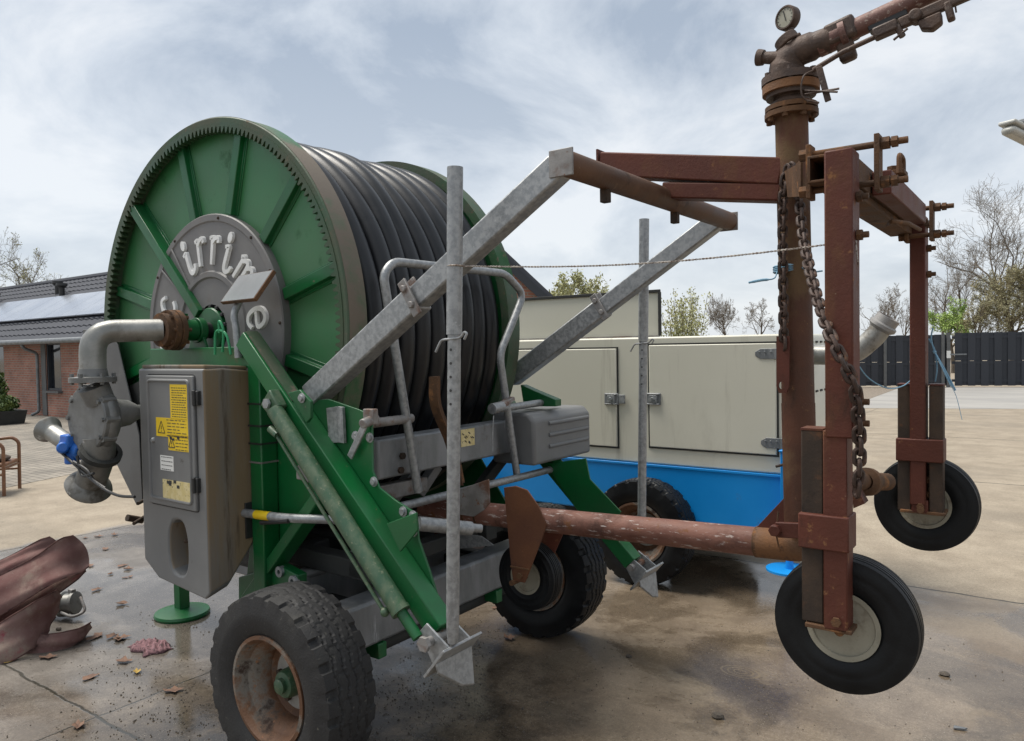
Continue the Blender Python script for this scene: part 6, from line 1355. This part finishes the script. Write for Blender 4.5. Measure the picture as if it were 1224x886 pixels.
# crumpled rag
rg = at(180, 775, w=0); rn_ = random.Random(4); mb = MB(); n1_, n2_ = 26, 14; vs = []
for i in range(n1_ + 1):
    for j in range(n2_ + 1):
        x, y = (i / n1_ - .5), (j / n2_ - .5); e_ = max(0, 1 - (2 * abs(x)) ** 2.5) * max(0, 1 - (2 * abs(y)) ** 2.5)
        vs.append(rg + Vector((x * .24 + .012 * math.sin(9 * y + 2 * x) + .03 * y, y * .16 + .014 * math.sin(11 * x), .003 + .030 * e_ ** .5 + .010 * math.sin(34 * y + 9 * x + 2 * math.sin(7 * x)) * e_ ** .3 * (e_ > 0) + rn_.uniform(0, .006) * e_)))
mb.add(vs, [(i * (n2_ + 1) + j, (i + 1) * (n2_ + 1) + j, (i + 1) * (n2_ + 1) + j + 1, i * (n2_ + 1) + j + 1) for i in range(n1_) for j in range(n2_)])
o = solo(mb, 'rag', M['rag'], tuple(rg), 'crumpled reddish grey rag on the wet concrete near the jack foot', 'rag', ang=80); s_ = o.modifiers.new('solid', 'SOLIDIFY'); s_.thickness = .003
# dry leaves
def leaf_mesh(seed, curl):
    r_ = random.Random(seed); vs = [Vector((0, 0, .001))]; n = 11
    for i in range(n):
        a = 2 * math.pi * i / n; r = (.036 + .014 * (i % 2)) * r_.uniform(.75, 1.15) * (1.25 if i == 0 else 1); x, y = r * math.cos(a), r * .62 * math.sin(a); vs.append(Vector((x, y, .001 + curl * (y * y * 8 + abs(x) * .10 + r_.uniform(0, .006)))))
    mb = MB(); mb.add(vs, [(0, 1 + i, 1 + (i + 1) % n) for i in range(n)]); me = mb.mesh('leaf'); return me
lms = [leaf_mesh(s, c) for s, c in ((1, 1.0), (2, 1.6), (3, .7), (4, 1.3))]
LG = 'fallen leaves on the wet slabs'
def leaf(x, y, i, label, mt_='leaf', sc=1.0):
    me = lms[i % 4].copy(); me.materials.append(M[mt_]); o = bpy.data.objects.new('dry_leaf', me); COL.objects.link(o); p = at(x, y, w=0); o.location = to_world(p) + Vector((0, 0, .002)); o.rotation_euler = (0, 0, i * 2.1); o.scale = (sc, sc, sc)
    o['label'] = label; o['category'] = 'leaf'; o['group'] = LG
PL = 'dry brown leaf lying on the wet slabs between the hose heap and the cabinet'
for i, (x, y) in enumerate(((118, 642), (137, 640), (146, 677), (153, 681), (108, 677), (132, 687), (150, 691), (156, 690), (115, 706), (146, 723), (117, 760), (134, 762), (147, 763), (142, 765), (110, 764), (102, 644), (126, 657))): leaf(x, y, i, PL, sc=1.0 if i not in (5, 6, 7, 15) else .6)
leaf(148, 792, 3, 'curled brown leaf just left of the crumpled rag', sc=1.1); leaf(164, 804, 1, 'small tan leaf lying below the crumpled rag', 'leaf_yellow', .7)
leaf(107, 811, 2, 'pinkish brown leaf alone between the slab joint and the rag'); leaf(207, 827, 0, 'curled leaf on the slab joint beside the near tractor tyre', sc=1.1)
leaf(94, 869, 1, 'flat brown leaf near the bottom left slab joint', sc=.9); leaf(12, 791, 2, 'yellow leaf in front of the lay flat hose heap', 'leaf_yellow', .9)
leaf(57, 787, 0, 'reddish leaf flattened in front of the hose heap', sc=1.1); leaf(3, 683, 3, 'tan leaf at the left edge behind the hose heap', 'leaf_yellow', 1.2)
leaf(608, 764, 1, 'brown leaf lying by the far tractor tyre', sc=1.0); leaf(592, 727, 2, 'small dark leaf behind the spade foot', sc=.7)
# stones and one metal strip on the right
for (x, y, s, lb) in ((858, 856, .028, 'small black stone near the bottom edge, right of centre'), (1129, 806, .024, 'small black stone on the slab right of the near cart wheel'), (752, 785, .016, 'tiny dark stone on the slab left of the ring shaped stain'), (70, 752, .020, 'small grey pebble beside the hose coupling')):
    p = at(x, y, w=s * .3); mb = MB(); mb.ball(p, s, 8, (1.1, .75, .55)); r_ = random.Random(x)
    for v in mb.v: v += Vector((r_.gauss(0, .002), r_.gauss(0, .002), r_.gauss(0, .0015)))
    solo(mb, 'stone', M['grit'], tuple(p), lb, 'stone', 'stones on the slabs', ang=25)
p = at(1140, 870, w=.004); q = at(1153, 872, w=.004); mb = MB(); mb.prism([p + Vector((0, -.012, 0)), q + Vector((0, -.008, 0)), q + Vector((.01, .008, 0)), p + Vector((0, .012, 0))], (0, 0, .006)); solo(mb, 'metal_strip', M['galv_old'], tuple(p), 'small grey metal strip on the concrete near the bottom right corner', 'scrap')
# loose grit
gr_ = MB(); r_ = random.Random(9)
def grit(x, y, n, sx, sy, s0=.0018, s1=.0055):
    c = at(x, y, w=0)
    for i in range(n):
        p = c + Vector((r_.gauss(0, sx), r_.gauss(0, sy), 0)); s = r_.uniform(s0, s1); a = r_.uniform(0, 6.28); t = Vector((math.cos(a), math.sin(a), 0)); u = Vector((-t.y, t.x, 0))
        p.z = 0.001; gr_.add([p - t * s, p + u * s * .7, p + t * s, p - u * s * .7, p + Vector((0, 0, s * .9))], [(0, 1, 4), (1, 2, 4), (2, 3, 4), (3, 0, 4)])
for a in ((150, 800, 160, .25, .16), (205, 850, 260, .22, .22), (520, 850, 420, .28, .22), (620, 800, 260, .25, .25), (560, 760, 220, .20, .20), (210, 742, 120, .16, .08), (470, 830, 200, .2, .15), (800, 820, 130, .6, .5), (1050, 800, 70, .6, .5), (100, 840, 60, .4, .4), (330, 720, 60, .3, .3)): grit(*a)
for a in ((210, 742, 40, .14, .06, .004, .009), (205, 850, 40, .2, .2, .004, .009), (540, 840, 50, .25, .2, .004, .009)): grit(*a)
solo(gr_, 'loose_grit', M['grit'], (0, 0, 0), 'scattered dark grit and crumbs on the wet concrete round the tyres', 'grit', kind='stuff', smooth=False, recalc=False)
